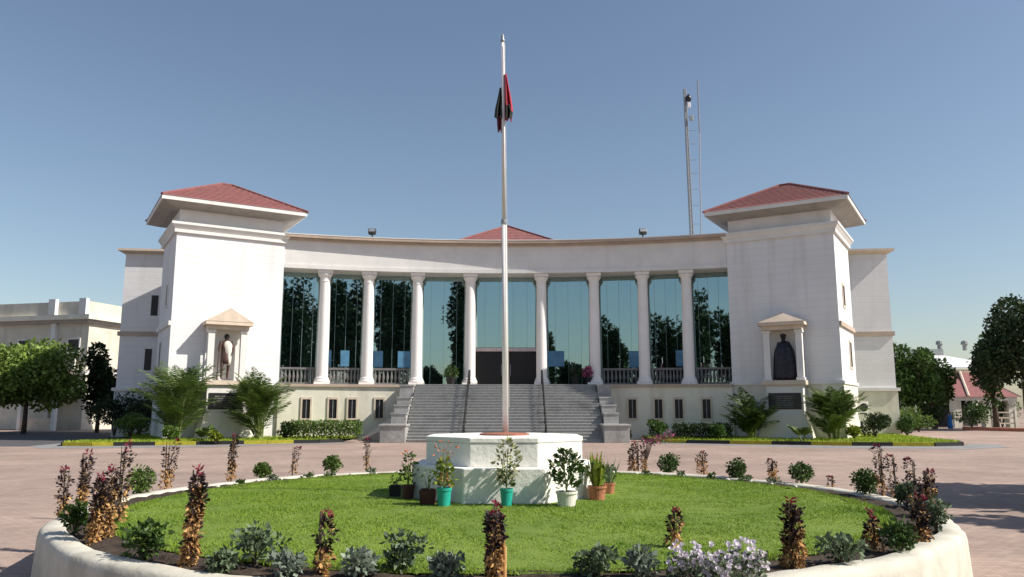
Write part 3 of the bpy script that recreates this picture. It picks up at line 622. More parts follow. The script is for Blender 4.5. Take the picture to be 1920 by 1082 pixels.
# ------------------------------------------------------------------ foliage generators
def leaf_quads(pts, nrm, size, rng, asp=1.9, jitter=.6):
    """one folded diamond leaf per point"""
    n = len(pts); d = nrm+rng.normal(0, jitter, (n, 3)); d /= np.linalg.norm(d, axis=1)[:, None]+1e-9
    r = rng.normal(0, 1, (n, 3)); s = np.cross(d, r); s /= np.linalg.norm(s, axis=1)[:, None]+1e-9
    sz = size*(.6+.8*rng.random(n))[:, None]
    a = pts; b = pts+d*sz; m1 = pts+d*sz*.5+s*sz*.5/asp; m2 = pts+d*sz*.5-s*sz*.5/asp
    up = np.cross(s, d)*sz*.08
    V = np.stack([a, m1+up, b, m2+up], 1).reshape(-1, 3)
    F = np.arange(4*n).reshape(-1, 4)
    return V, F
def np_obj(name, V, F, m, parent=None, mats=None):
    me = bpy.data.meshes.new(name); me.vertices.add(len(V)); me.vertices.foreach_set('co', np.asarray(V, np.float32).ravel())
    k = F.shape[1]; me.loops.add(F.size); me.loops.foreach_set('vertex_index', F.astype(np.int32).ravel())
    me.polygons.add(len(F)); me.polygons.foreach_set('loop_start', np.arange(0, F.size, k, dtype=np.int32))
    me.materials.append(m); me.update(calc_edges=True); me.validate()
    o = bpy.data.objects.new(name, me); COL.objects.link(o); o.parent = parent; return o
def blob_points(n, blobs, rng, fill=.35):
    """points in a set of ellipsoids (x,y,z,rx,ry,rz), most of them near the skin"""
    vol = np.array([b[3]*b[4]+b[4]*b[5]+b[3]*b[5] for b in blobs]); idx = rng.choice(len(blobs), n, p=vol/vol.sum())
    bl = np.array(blobs)[idx]; d = rng.normal(0, 1, (n, 3)); d /= np.linalg.norm(d, axis=1)[:, None]
    rad = np.where(rng.random(n) < fill, rng.random(n)**.5, .82+.28*rng.random(n))[:, None]
    return bl[:, :3]+d*rad*bl[:, 3:], d
def crown_blobs(rx, ry, rz, zc, n, rng, br=(.3, .5)):
    out = []
    for i in range(n):
        d = rng.normal(0, 1, 3); d /= np.linalg.norm(d); r = rng.uniform(.25, .78)
        s = rng.uniform(*br)
        out.append((d[0]*rx*r, d[1]*ry*r, zc+d[2]*rz*r, rx*s, ry*s, rz*s*.85))
    return out
def tree(name, label, cat, loc, H, rx, rz, zc, nb, nl, leaf, size, seed, group=None, trunk=.2, forks=6, lean=0, kind=None):
    rng = np.random.default_rng(seed); t = thing(name, label, cat, loc, group)
    if kind: t['kind'] = kind
    bl = crown_blobs(rx, rx, rz, zc, nb, rng)
    P, d = blob_points(nl, bl, rng); keep = P[:, 2] > .12*H; P, d = P[keep], d[keep]
    V, F = leaf_quads(P, d*.5+np.array([0, 0, -.15]), size, rng, 1.7, .7)
    np_obj('crown', V, F, M[leaf], t)
    mb = MB(); top = Vector((lean, 0, zc-rz*.35)); mb.tube([(0, 0, -.1), (lean*.3, .03, top.z*.4), tuple(top)], [trunk*1.25, trunk, trunk*.75], 9)
    for i in range(forks):
        b_ = bl[i % len(bl)]; e = Vector(b_[:3]); m_ = top.lerp(e, .5)+Vector((0, 0, -.1*rz))
        st_ = Vector((0, 0, 0)).lerp(top, .75+.04*i)
        mb.tube([st_, m_, e], [trunk*.5, trunk*.32, trunk*.12], 6)
    obj('trunk', mb, M['bark'], t, smooth=True, local=True)
    return t
def shrub(name, label, cat, loc, rx, h, nl, leaf, size, seed, group=None, nb=9, ball=False, stem=.06, stemh=.12):
    rng = np.random.default_rng(seed); t = thing(name, label, cat, loc, group)
    zc = stemh+h/2
    if ball: bl = [(0, 0, zc, rx, rx, h/2)]+[(rng.normal(0, .3)*rx, rng.normal(0, .3)*rx, zc+rng.normal(0, .2)*h/2, rx*.75, rx*.75, h*.38) for _ in range(4)]
    else: bl = crown_blobs(rx, rx, h/2, zc, nb, rng, (.35, .55))
    P, d = blob_points(nl, bl, rng, .3); P[:, 2] = np.maximum(P[:, 2], .02)
    V, F = leaf_quads(P, d*.7+np.array([0, 0, .25]), size, rng, 1.8, .6); np_obj('foliage', V, F, M[leaf], t)
    mb = MB()
    for i in range(4):
        a = i*PI/2+.4; mb.tube([(0, 0, -.03), (math.cos(a)*rx*.15, math.sin(a)*rx*.15, zc*.6), (math.cos(a)*rx*.45, math.sin(a)*rx*.45, zc*1.1)], [stem, stem*.7, stem*.25], 5)
    obj('stem', mb, M['bark'], t, local=True)
    return t
def frond(mb, base, az, length, rise, droop, nleaf=22, lw=.05, ll=.5, rng=None):
    pts = []
    for i in range(9):
        s = i/8; r = length*s*(math.cos(rise)+.25*s); z = length*(math.sin(rise)*s-droop*s*s)
        pts.append(Vector((base[0]+math.cos(az)*r, base[1]+math.sin(az)*r, base[2]+z)))
    mb.tube(pts, [.025*(1-.8*i/8) for i in range(9)], 4, 0)
    for i in range(nleaf):
        s = .15+.85*i/nleaf; k = min(7, int(s*8)); f = s*8-k; p = pts[k].lerp(pts[k+1], f); dr = (pts[k+1]-pts[k]).normalized()
        side = dr.cross(Vector((0, 0, 1))).normalized(); L_ = ll*math.sin(PI*min(.97, s*.85+.12))*(.85+.3*rng.random())
        for sg in (-1, 1):
            d = (side*sg*.75+dr*.6+Vector((0, 0, .12-.35*rng.random()))).normalized(); t_ = p+d*L_+Vector((0, 0, -.18*L_)); m_ = p+d*L_*.45
            q = dr*lw
            mb.add([p-q*.4, m_-q, t_, m_+q], [(0, 1, 2, 3)], 1)
def palm(name, label, loc, stems, nfr, length, seed, leaf='palm', group=None, hs=(.3, 1.6), ll=.55):
    rng = random.Random(seed); t = thing(name, label, 'palm', loc, group)
    fr = MB(); st_ = MB()
    for i in range(stems):
        a = rng.random()*6.28; r = rng.random()*.5; bx, by = math.cos(a)*r, math.sin(a)*r; h = rng.uniform(*hs)
        st_.tube([(bx*.5, by*.5, 0), (bx, by, h)], [.07, .05], 6)
        for j in range(nfr):
            frond(fr, (bx, by, h), a+rng.uniform(-1.9, 1.9), length*rng.uniform(.7, 1.1), rng.uniform(.95, 1.48), rng.uniform(.18, .5), 26, .036, ll, rng)
    obj('fronds', fr, [M['stalk'], M[leaf]], t, local=True); obj('stalks', st_, M['stalk'], t, local=True)
    return t
# ------------------------------------------------------------------ planting along the building
def on(px, py): return tuple(G(px, py))
palm('areca_palm', 'tall areca palm left of the sunlit shrine', (-19.7, 46.4, .16), 14, 7, 3.5, 11, 'palm', hs=(.1, 2.2), ll=.68)
palm('areca_palm', 'broad areca palm right of the sunlit shrine', (-15.1, 47.6, .16), 14, 7, 3.3, 12, 'palm', hs=(.1, 2.1), ll=.68)
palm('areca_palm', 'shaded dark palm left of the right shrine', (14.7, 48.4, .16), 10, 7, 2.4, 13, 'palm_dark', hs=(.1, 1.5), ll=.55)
palm('areca_palm', 'green palm between the right shrine and the tower corner', (19.1, 46.6, .16), 12, 7, 2.5, 14, 'palm', hs=(.1, 1.6), ll=.55)
palm('agave_plant', 'small bright spiky plant at the foot of the left shrine', (-17.3, 44.9, .16), 2, 7, .9, 15, 'palm', hs=(.1, .3), ll=.3)
palm('agave_plant', 'small lime spiky plant at the foot of the right shrine', (16.4, 44.6, .16), 2, 7, .9, 16, 'palm', hs=(.2, .4), ll=.3)
for i, (px, dep, rx, h, lf_, lab) in enumerate((
    (245, 50.0, 1.0, 1.5, 'leaf_green', 'bright green rounded bush in front of the dark shrubs left'),
    (215, 54.5, 1.6, 3.0, 'leaf_dark', 'tall dark shrub at the outer corner of the left wing'),
    (262, 54.0, 1.7, 3.0, 'leaf_dark', 'tall dark shrub between the left wing and tower'),
    (1640, 50.5, 1.15, 1.7, 'leaf_dark', 'rounded dark bush in front of the right wing'),
    (320, 45.6, .5, .7, 'leaf_green', 'low green bush under the left palm'),
    (1235, 48.2, .75, 1.1, 'leaf_mid', 'loose green shrub by the right end of the stairs'),
    (1172, 47.0, .35, .6, 'leaf_dark', 'tiny dark bush beside the right stair block'),
    (1345, 47.0, .6, .9, 'leaf_mid', 'low shrub at the right end of the dark hedge'),
    (536, 47.6, .6, 1.0, 'leaf_dark', 'small dark shrub at the left end of the green hedge'),
    (1700, 56.0, .8, 1.3, 'leaf_mid', 'grey-green shrub beyond the right wing corner'),
    (1600, 47.5, .5, .7, 'leaf_lime', 'low yellowish shrub at the right tower corner'),
    (405, 44.2, .35, .5, 'leaf_lime', 'tuft of yellow-green leaves before the pale mound'))):
    shrub('shrub', lab, 'shrub', (PX(px, dep, 800), dep, .15 if 44 < dep < 55 else 0), rx, h, int(900*(rx+h/2)), lf_, .16, 30+i)
def hedge(label, px0, px1, dep, h, leaf, seed):
    x0, x1 = PX(px0, dep, 800), PX(px1, dep, 800); rng = np.random.default_rng(seed); n = int(900*(x1-x0))
    t = thing('hedge', label, 'hedge', ((x0+x1)/2, dep, .16))
    P = np.stack([rng.uniform(x0, x1, n)-(x0+x1)/2, rng.normal(0, .28, n).clip(-.5, .5), rng.random(n)**.6*h*(1+.12*np.sin(rng.random(n)*9))], 1)
    V, F = leaf_quads(P, np.array([0, -.2, .7]), .13, rng, 1.8, .8); np_obj('foliage', V, F, M[leaf], t)
    mb = MB()
    k = int((x1-x0)/.5)
    for i in range(k): x = (i+.5)/k*(x1-x0)-(x1-x0)/2; mb.tube([(x, 0, 0), (x+.05, .05, h*.7)], [.03, .015], 5)
    obj('stem', mb, M['bark'], t, local=True)
hedge('sunlit clipped green hedge left of the stairs', 545, 678, 47.8, 1.0, 'leaf_green', 5)
hedge('long dark clipped hedge right of the stairs', 1262, 1372, 47.6, .85, 'leaf_dark', 6)
# ------------------------------------------------------------------ left background: cream building, tree
def cream_building():
    K = Vector((-40.9, 75)); a = R_(14); f = Vector((-math.cos(a), math.sin(a))); nrm = Vector((-math.sin(a), -math.cos(a)))
    t = thing('cream_building', 'cream two-storey building with flat parapet roof at far left', 'building', (K.x, K.y, 0))
    def bx(s0, s1, d0, d1, z0, z1, mb=None):   # s: metres to the left of the corner, d: out of the front
        q = [K+f*s0+nrm*d0, K+f*s1+nrm*d0, K+f*s1+nrm*d1, K+f*s0+nrm*d1]
        return (mb or MB()).prism([tuple(x) for x in q], z0, z1)
    z1 = 10.5
    obj('wall', bx(0, 34, -14, 0, 0, z1), M['dull'], t); obj('string_course', bx(-.12, 34.2, -14, .12, 5.2, 5.55), M['plain'], t)
    obj('roof_slab', bx(-.7, 34.5, -14.5, .9, z1+.002, z1+.45), M['cream'], t)
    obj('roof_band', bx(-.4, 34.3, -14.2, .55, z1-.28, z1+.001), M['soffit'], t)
    pr_ = bx(0, 34, -.25, .55, z1+.452, z1+1.75); bx(-.3, -.002, -14, .56, z1+.452, z1+1.75, pr_)
    p_ = obj('parapet', pr_, M['dull'], t)
    for s in (-.25, 3.3, 14, 25): obj('parapet_pier', bx(s-.05, s+.75, .552, .95, z1+.453, z1+2.0), M['plain'], t)
    for s in (3.6, 14.3): obj('wall_pier', bx(s, s+.5, .002, .35, 0, z1-.3), M['plain'], t)
    for s, z in ((1.6, 8.0), (7.5, 8.0), (11.2, 8.0), (18, 8), (23, 8), (7.5, 3.4), (17, 3.4)):
        fr = bx(s-.75, s+.75, .003, .09, z-.75, z-.62); bx(s-.75, s+.75, .003, .09, z+.62, z+.75, fr); bx(s-.75, s-.62, .003, .09, z-.619, z+.619, fr); bx(s+.62, s+.75, .003, .09, z-.619, z+.619, fr)
        wf = obj('window', fr, M['plain'], t); obj('window_pane', bx(s-.619, s+.619, .0025, .04, z-.618, z+.618), M['dark'], wf)
    bl_ = obj('balcony', bx(.3, 3.3, .004, 1.1, 5.6, 5.85), M['cream'], t)
    obj('balcony_wall', bx(.3, 3.3, .98, 1.1, 5.852, 6.8), M['cream'], bl_)
    obj('dark_panel', bx(.8, 2.8, .0045, .05, 3.6, 5.5), M['dark'], t)  # flat dark panel on the wall below the balcony
    # porch with sloped hood
    ph = MB(); q = [K+f*.2+nrm*.01, K+f*4.6+nrm*.01, K+f*4.6+nrm*3.0, K+f*.2+nrm*3.0]
    ph.add([(*q[0], 4.1), (*q[1], 4.1), (*q[2], 3.1), (*q[3], 3.1), (*q[0], 3.8), (*q[1], 3.8), (*q[2], 2.85), (*q[3], 2.85)], [(3, 2, 1, 0), (4, 5, 6, 7), (0, 1, 5, 4), (1, 2, 6, 5), (2, 3, 7, 6), (3, 0, 4, 7)])
    pc = obj('porch_roof', ph, M['beige'], t)
    for s in (.4, 4.2): obj('porch_post', bx(s, s+.35, 2.5, 2.85, 0, 2.86), M['plain'], pc)
    obj('porch_wall', bx(.76, 4.19, 2.6, 2.75, 0, 1.1), M['beige'], pc)
    obj('garage_opening', bx(10.5, 16, .005, .08, 0, 3.0), M['dark'], t)  # flat black sheet: the dark inside the opening is painted on
    return t
cream_building()
bw = MB(); a0, a1 = G(20, 803), G(118, 805); d = (a1-a0).normalized(); n_ = Vector((d.y, -d.x, 0))
bw.prism([(v.x, v.y) for v in (a0, a1, a1-n_*.25, a0-n_*.25)], 0, 2.4); tag(obj('boundary_wall', bw, M['cream']), 'plain cream boundary wall under the round tree', 'wall')
tree('round_tree', 'broad bright green tree in front of the cream building', 'tree', (PX(45, 63, 800), 63, 0), 6.6, 4.2, 2.9, 4.5, 38, 19000, 'leaf_bright', .34, 41, trunk=.17)
tree('dark_tree', 'thin dark tree standing between cream building and left wing', 'tree', (PX(182, 66, 800), 66, 0), 7.0, 1.5, 3.2, 4.2, 10, 4200, 'leaf_dark', .32, 42, trunk=.15)
# ------------------------------------------------------------------ right background
wr = thing('white_roofed_hall', 'long hall with white sloping sheet roof beyond the trees', 'hall', (PX(1790, 120, 680), 120, 0))
x0, x1 = PX(1700, 120, 680), PX(1868, 120, 680); zr, ze = PZ(664, 120), PZ(692, 120)
obj('wall', MB().box(x0, x1-.5, 120.3, 134, 0, ze-.05), M['cream'], wr)
rfm = MB(); rfm.add([(x0-1, 118.6, ze), (x1+1, 118.6, ze), (x1-4, 127, zr), (x0-1, 127, zr), (x0-1, 118.6, ze+.25), (x1+1, 118.6, ze+.25), (x1-4, 127, zr+.25), (x0-1, 127, zr+.25)], [(3, 2, 1, 0), (4, 5, 6, 7), (0, 1, 5, 4), (1, 2, 6, 5), (2, 3, 7, 6), (3, 0, 4, 7)])
obj('roof', rfm, M['whitesheet'], wr)
obj('ridge_block', MB().box(x0-1, x1-4, 127.2, 131, ze, PZ(656, 129)), M['greyroof'], wr)
for px in (1762, 1809): xv = PX(px, 129, 650); obj('roof_vent', MB().lathe([(.35, 0), (.35, .9), (.6, 1.0), (.5, 1.5), (.1, 1.7)], (xv, 129, PZ(657, 129)), 10), M['greyroof'], wr)
for px in (1760, 1800, 1840): xv = PX(px, 120, 705); obj('window', MB().box(xv-.9, xv+.9, 120.2, 120.29, ze-2.2, ze-.9), M['dark'], wr)
def pavilion():
    d = 84; xa, xb = PX(1778, d, 740), PX(1915, d, 740); ze, zr = PZ(744, d), PZ(698, d+4)
    t = thing('red_roofed_pavilion', 'open pavilion with pinkish red hipped tile roof at right', 'pavilion', ((xa+xb)/2, d, 0))
    r_ = MB(); xm = PX(1833, d, 700)
    vs = [(xa, d, ze), (xb, d, ze), (xb, d+9, ze), (xa, d+9, ze), (xa+2.6, d+4.5, zr), (xb-2.5, d+4.5, zr)]
    r_.add(vs, [(0, 1, 5, 4), (1, 2, 5), (2, 3, 4, 5), (3, 0, 4), (3, 2, 1, 0)]); ro = obj('roof', r_, M['roof'], t)
    ridge = MB().tube([(xm-1.2, d-.05, ze+.05), (xm+.6, d+4.4, zr+.08)], .14, 6)
    obj('roof_ridge', ridge, M['beige'], ro)
    ridge = MB().tube([vs[0], vs[4], vs[5], vs[1]], .1, 6); obj('hip_tiles', ridge, M['beige'], ro)
    obj('eaves_beam', MB().box(xa+.3, xb-.3, d+.3, d+.6, ze-.4, ze-.002), M['plain'], t)
    for px in (1800, 1858, 1904): x = PX(px, d, 780); obj('pillar', MB().box(x-.42, x+.42, d+.35, d+1.15, 0, ze-.41), M['cream'], t)
    obj('rear_wall', MB().box(xa+.5, xb-.5, d+7.5, d+7.7, 0, 2.6), M['asphalt'], t)  # dark asphalt tone paints in the shade inside the pavilion
pavilion()
fe = thing('rail_fence', 'low pale rail fence in front of the pavilion pillars', 'fence', (PX(1890, 81, 790), 81, 0))
xa, xb = PX(1862, 81, 790), PX(1990, 81, 790)
for z in (.5, 1.05, 1.6): obj('rail', MB().box(xa, xb, 80.97, 81.03, z-.06, z+.06), M['beige'], fe)
for k in range(4): x = xa+(xb-xa)*k/3; obj('post', MB().box(x-.12, x+.12, 80.85, 81.15, 0, 1.9), M['cream'], fe)
for i, (px, dep, H, rx, nl, lf_, lab) in enumerate((
    (1712, 74, 8.0, 2.5, 7000, 'leaf_mid', 'dense dark tree just beyond the right wing'),
    (1752, 79, 7.2, 2.6, 7000, 'leaf_mid', 'bushy tree in front of the white roofed hall'),
    (1785, 88, 5.6, 2.0, 3600, 'leaf_mid', 'smaller tree beside the red roofed pavilion'),
    (1928, 72, 12.6, 3.7, 11000, 'leaf_dark', 'tall dark spreading tree at the right edge'),
    (1868, 77, 10.4, 1.6, 3600, 'leaf_mid', 'slender dark tree leaning against the tall right tree'))):
    tree('background_tree', lab, 'tree', (PX(px, dep, 790), dep, 0), H, rx, H*.40, H*.60, 14, nl, lf_, .36, 50+i, trunk=.24, forks=7)
for i, (px, dep, rx, h, lf_, lab) in enumerate(((1690, 64, 1.2, 1.9, 'leaf_green', 'rounded green bush next to the right wing corner'), (1722, 68, 1.3, 2.1, 'leaf_green', 'pale green bush below the dense dark tree'),
    (1752, 74, 1.5, 2.3, 'leaf_dark', 'dark bush left of the person in blue'), (1822, 80, 1.7, 2.6, 'leaf_mid', 'mid green bush right of the person in blue'), (1880, 86, 1.9, 2.6, 'leaf_mid', 'green bush behind the pale rail fence'))):
    shrub('bush', lab, 'bush', (PX(px, dep, 800), dep, 0), rx, h, int(900*rx), lf_, .24, 70+i)
# red flower bed edge
rbx = MB(); q = [(PX(1805, 74, 810), 74), (PX(2100, 62, 815), 62), (PX(2100, 64, 815), 64.5), (PX(1805, 76, 810), 76)]
rbx.prism(q, 0, .28); tag(obj('red_kerb', rbx, M['redbrick']), 'long low red painted kerb along the far right edge', 'kerb', kind='structure')
gi = MB(); q = [(PX(1700, 60, 812), 60), (PX(1790, 57, 812), 57), (PX(1800, 62, 810), 63), (PX(1720, 67, 808), 67)]
# person in blue
pp = Vector((PX(1781, 76, 790), 76, 0)); pt = thing('person', 'person in bright blue dress walking in front of the dark bushes', 'person', tuple(pp))
FS = Matrix.Translation(pp)@Matrix.Rotation(R_(160), 4, 'Z')
V, E_, Rd, k = figure(FS, 0, 1.65, dict(ell=(-.30, .02, 1.18), wrl=(-.36, .10, .98), hal=(-.38, .14, .9), elr=(.30, .02, 1.18), wrr=(.42, .12, 1.05), har=(.46, .14, 1.0), anl=(-.10, .14, .09), tol=(-.10, .3, .035), anr=(.1, -.16, .1), tor=(.1, -.02, .035)))
skin_body('body', V, E_, Rd, M['skin'], pt)
obj('dress', ringset(FS, 0, k, [(0, 0, .12, .24, .23), (0, 0, .4, .22, .2), (0, 0, .9, .19, .17), (0, 0, 1.1, .165, .15), (0, 0, 1.3, .19, .17), (0, .01, 1.43, .21, .14), (0, .01, 1.48, .10, .1)]), M['sari'], pt, smooth=True)
obj('hair', MB().lathe([(.04*k, -.1*k), (.095*k, -.06*k), (.105*k, .02*k), (.09*k, .08*k), (.03*k, .115*k)], FS@Vector((0, -.01*k, 1.68*k)), 12), M['hair'], pt, smooth=True)
# ------------------------------------------------------------------ round garden
CX, CYG, RR, ZR = -.12, 12.1, 6.02, .645
def circ(r, n=160): return [(CX+r*math.cos(2*PI*k/n), CYG+r*math.sin(2*PI*k/n)) for k in range(n)]
n = 160; rng = np.random.default_rng(2)
ow = 1+.004*np.sin(np.arange(n)*.7)+rng.normal(0, .0012, n); top = ZR+.006*np.sin(np.arange(n)*.33)+rng.normal(0, .003, n)
mb = MB(); rows = [(RR+.03, 0), (RR+.0, ZR-.10), (RR-.02, ZR-.03), (RR-.06, ZR), (RR-.25, ZR), (RR-.29, ZR-.03), (RR-.30, ZR-.3)]
vs = []
for r, z in rows:
    for k_ in range(n): vs.append((CX+r*ow[k_]*math.cos(2*PI*k_/n), CYG+r*ow[k_]*math.sin(2*PI*k_/n), z+(top[k_]-ZR if z > .3 else 0)))
fs = [(i*n+k_, i*n+(k_+1) % n, (i+1)*n+(k_+1) % n, (i+1)*n+k_) for i in range(len(rows)-1) for k_ in range(n)]
mb.add(vs, fs); tag(obj('round_planter_wall', mb, M['rim'], smooth=True), 'low whitewashed round wall enclosing the lawn and flagpole', 'garden wall')
ZL = .632
def disc(name, r0, r1, z0, z1, m, label, bumpy, seed, nr=14, kind='structure'):
    rg = np.random.default_rng(seed); vs = []; na = 180
    for i in range(nr+1):
        r = r0+(r1-r0)*i/nr
        for k_ in range(na): vs.append((CX+r*math.cos(2*PI*k_/na), CYG+r*math.sin(2*PI*k_/na), z0+(z1-z0)*i/nr+rg.normal(0, bumpy)))
    fs = [(i*na+k_, (i+1)*na+k_, (i+1)*na+(k_+1) % na, i*na+(k_+1) % na) for i in range(nr) for k_ in range(na)]
    return tag(obj(name, MB().add(vs, fs), m, smooth=True), label, name.replace('_', ' '), kind=kind)
disc('soil_bed', 5.1, RR-.285, ZL-.01, ZL-.015, M['soil'], 'ring of dark soil planted inside the white wall', .012, 3)
disc('lawn', .2, 5.3, ZL+.045, ZL+.0, M['grass'], 'round mown lawn around the flagpole podium', .004, 4, 30)
# grass blades
def blades(n, seed, r1=5.33):
    rg = np.random.default_rng(seed)
    rad = np.sqrt(rg.random(n))*r1; a = rg.random(n)*2*PI
    # more blades near the lens, where each one shows
    x, y = CX+rad*np.cos(a), CYG+rad*np.sin(a); z = ZL+.04-.045*(rad/5.3)
    edge = np.where(rad > 5.1, 1.8, 1.0)*(1+.35*np.sin(x*1.7+np.cos(y*1.3)*2)*np.sin(y*1.9))
    h = rg.uniform(.014, .030, n)*edge; yaw = rg.random(n)*2*PI; wd = rg.uniform(.004, .008, n); ln = rg.normal(0, .022, (n, 2))
    cx, sx = np.cos(yaw)*wd, np.sin(yaw)*wd
    V = np.stack([np.stack([x-cx, y-sx, z], 1), np.stack([x+cx, y+sx, z], 1), np.stack([x+ln[:, 0], y+ln[:, 1], z+h], 1)], 1).reshape(-1, 3)
    return V, np.arange(3*n).reshape(-1, 3)
V, F = blades(190000, 7)
tag(np_obj('lawn_grass', V, F, M['blade']), 'short bright green grass of the round lawn', 'grass', kind='stuff')
# grass on the islands (coarse tufts)
def tufts(name, poly, n, z, label, seed, h=(.06, .16)):
    rg = np.random.default_rng(seed); P = np.array(poly)[:, :2]; lo, hi = P.min(0), P.max(0); pts = []
    X = rg.uniform(lo, hi, (n*3, 2)); ins = np.zeros(len(X), bool); j = len(P)-1
    for i in range(len(P)):
        c = ((P[i, 1] > X[:, 1]) != (P[j, 1] > X[:, 1])) & (X[:, 0] < (P[j, 0]-P[i, 0])*(X[:, 1]-P[i, 1])/(P[j, 1]-P[i, 1]+1e-9)+P[i, 0]); ins ^= c; j = i
    X = X[ins][:n]; m_ = len(X); hh = rg.uniform(*h, m_); yaw = rg.random(m_)*6.28; wd = .03; ln = rg.normal(0, .04, (m_, 2))
    cx, sx = np.cos(yaw)*wd, np.sin(yaw)*wd; zz = np.full(m_, z)
    V = np.stack([np.stack([X[:, 0]-cx, X[:, 1]-sx, zz], 1), np.stack([X[:, 0]+cx, X[:, 1]+sx, zz], 1), np.stack([X[:, 0]+ln[:, 0], X[:, 1]+ln[:, 1], zz+hh], 1)], 1).reshape(-1, 3)
    tag(np_obj(name, V, np.arange(3*m_).reshape(-1, 3), M['blade_far']), label, 'grass', kind='stuff')
M['blade_far'] = mat('island_grass_blade', (.32, .38, .05), .7, .1, .5, island=.3, col2=(.22, .31, .03), transl=.25, spec=.2)
tufts('island_grass', lf+lb[::-1], 14000, .165, 'yellow-green grass on the left island', 1)
tufts('island_grass', rf+rb_[::-1], 14000, .165, 'yellow-green grass on the right island', 2)
# ------------------------------------------------------------------ podium and flagpole
PC = (CX-.0, 12.72)
pod = thing('flagpole_podium', 'two-tiered whitewashed octagonal podium carrying the flagpole', 'podium', (PC[0], PC[1], ZL))
def octo(ap, cut=None):
    r = ap/math.cos(PI/8); return [(PC[0]+r*math.cos(PI/8+k*PI/4), PC[1]+r*math.sin(PI/8+k*PI/4)) for k in range(8)]
obj('lower_tier', MB().prism(octo(1.40), ZL-.05, 1.16), M['podium'], pod, bevel=.02)
obj('upper_tier', MB().prism(octo(1.20), 1.158, 1.50).prism(octo(1.21), 1.502, 1.58), M['podium'], pod, bevel=.015)
obj('pole_base', MB().lathe([(.40, 0), (.40, .02), (.36, .03), (.10, .04)], (CX, PC[1], 1.582), 28), M['redbrick'], pod)
pb = Vector((PX(948, PC[1], 805), PC[1], 1.62)); ptp = Vector((PX(942.5, PC[1], 80), PC[1], PZ(80, PC[1])))
fp = thing('flagpole', 'tall slim whitish flagpole rising from the octagonal podium', 'flagpole', tuple(pb))
mid = pb.lerp(ptp, .52)
obj('pole', MB().tube([pb, mid], [.047, .043], 14), M['pole'], fp, smooth=True)
obj('upper_pole', MB().tube([mid+Vector((0, 0, .001)), ptp], [.034, .028], 14), M['pole'], fp, smooth=True)
obj('collar', MB().lathe([(.05, -.04), (.052, 0), (.05, .04)], mid, 14), M['steel'], fp)
obj('finial', MB().lathe([(.022, 0), (.04, .02), (.04, .05), (.02, .07), (.03, .10), (.012, .16)], ptp, 12), M['steel'], fp, smooth=True)
obj('halyard', MB().tube([pb+Vector((.055, -.05, .4)), ptp+Vector((.04, -.035, -.05))], .004, 5), M['cloth'], fp)
# limp flag
fl_ = thing('flag', 'limp crimson and dark flag hanging folded on the flagpole', 'flag', (0, 0, 0))
zt_, zb_ = PZ(142, PC[1]), PZ(246, PC[1]); rg = random.Random(8)
def polex(z): t = (z-pb.z)/(ptp.z-pb.z); return pb.x+(ptp.x-pb.x)*t
fl_.location = (polex(zt_), PC[1], zt_)
def drape(name, m, z0, z1, prof, yoff, seed, fold):
    """a hanging bundle of folds: prof gives (centre x, half width) down its length"""
    rg = random.Random(seed); vs = []; nu, nv = 26, 22; ph = rg.random()*6
    for j in range(nv):
        t = j/(nv-1); z = z0+(z1-z0)*t; f = t*(len(prof)-1); i = min(int(f), len(prof)-2); f -= i
        cx = prof[i][0]*(1-f)+prof[i+1][0]*f; hw_ = prof[i][1]*(1-f)+prof[i+1][1]*f
        for k_ in range(nu):
            a = k_/(nu-1)*2-1; vs.append((polex(z)+cx+hw_*a, PC[1]+yoff+fold*(.3+.7*t)*math.sin(a*5.2+ph+t*1.3), z+.03*math.sin(a*4+ph)*t))
    fs = [(j*nu+k_, j*nu+k_+1, (j+1)*nu+k_+1, (j+1)*nu+k_) for j in range(nv-1) for k_ in range(nu-1)]
    o = obj(name, MB().add(vs, fs), m, fl_, smooth=True); s = o.modifiers.new('thick', 'SOLIDIFY'); s.thickness = .006; return o
def zz(py): return PZ(py, PC[1])
drape('flag_cloth', M['flag_red'], zz(140), zz(226), [(.045, .012), (.065, .03), (.085, .05), (.10, .065), (.085, .05)], -.02, 1, .05)
drape('flag_fold', M['flag_dark'], zz(165), zz(222), [(-.045, .015), (-.06, .035), (-.08, .055), (-.085, .065)], .0, 2, .05)
drape('flag_fold', M['flag_dark'], zz(198), zz(224), [(.07, .03), (.10, .06), (.09, .045)], -.045, 3, .05)
drape('flag_tail', M['flag_maroon'], zz(218), zz(246), [(-.055, .05), (-.06, .04), (-.06, .03)], .01, 4, .03)
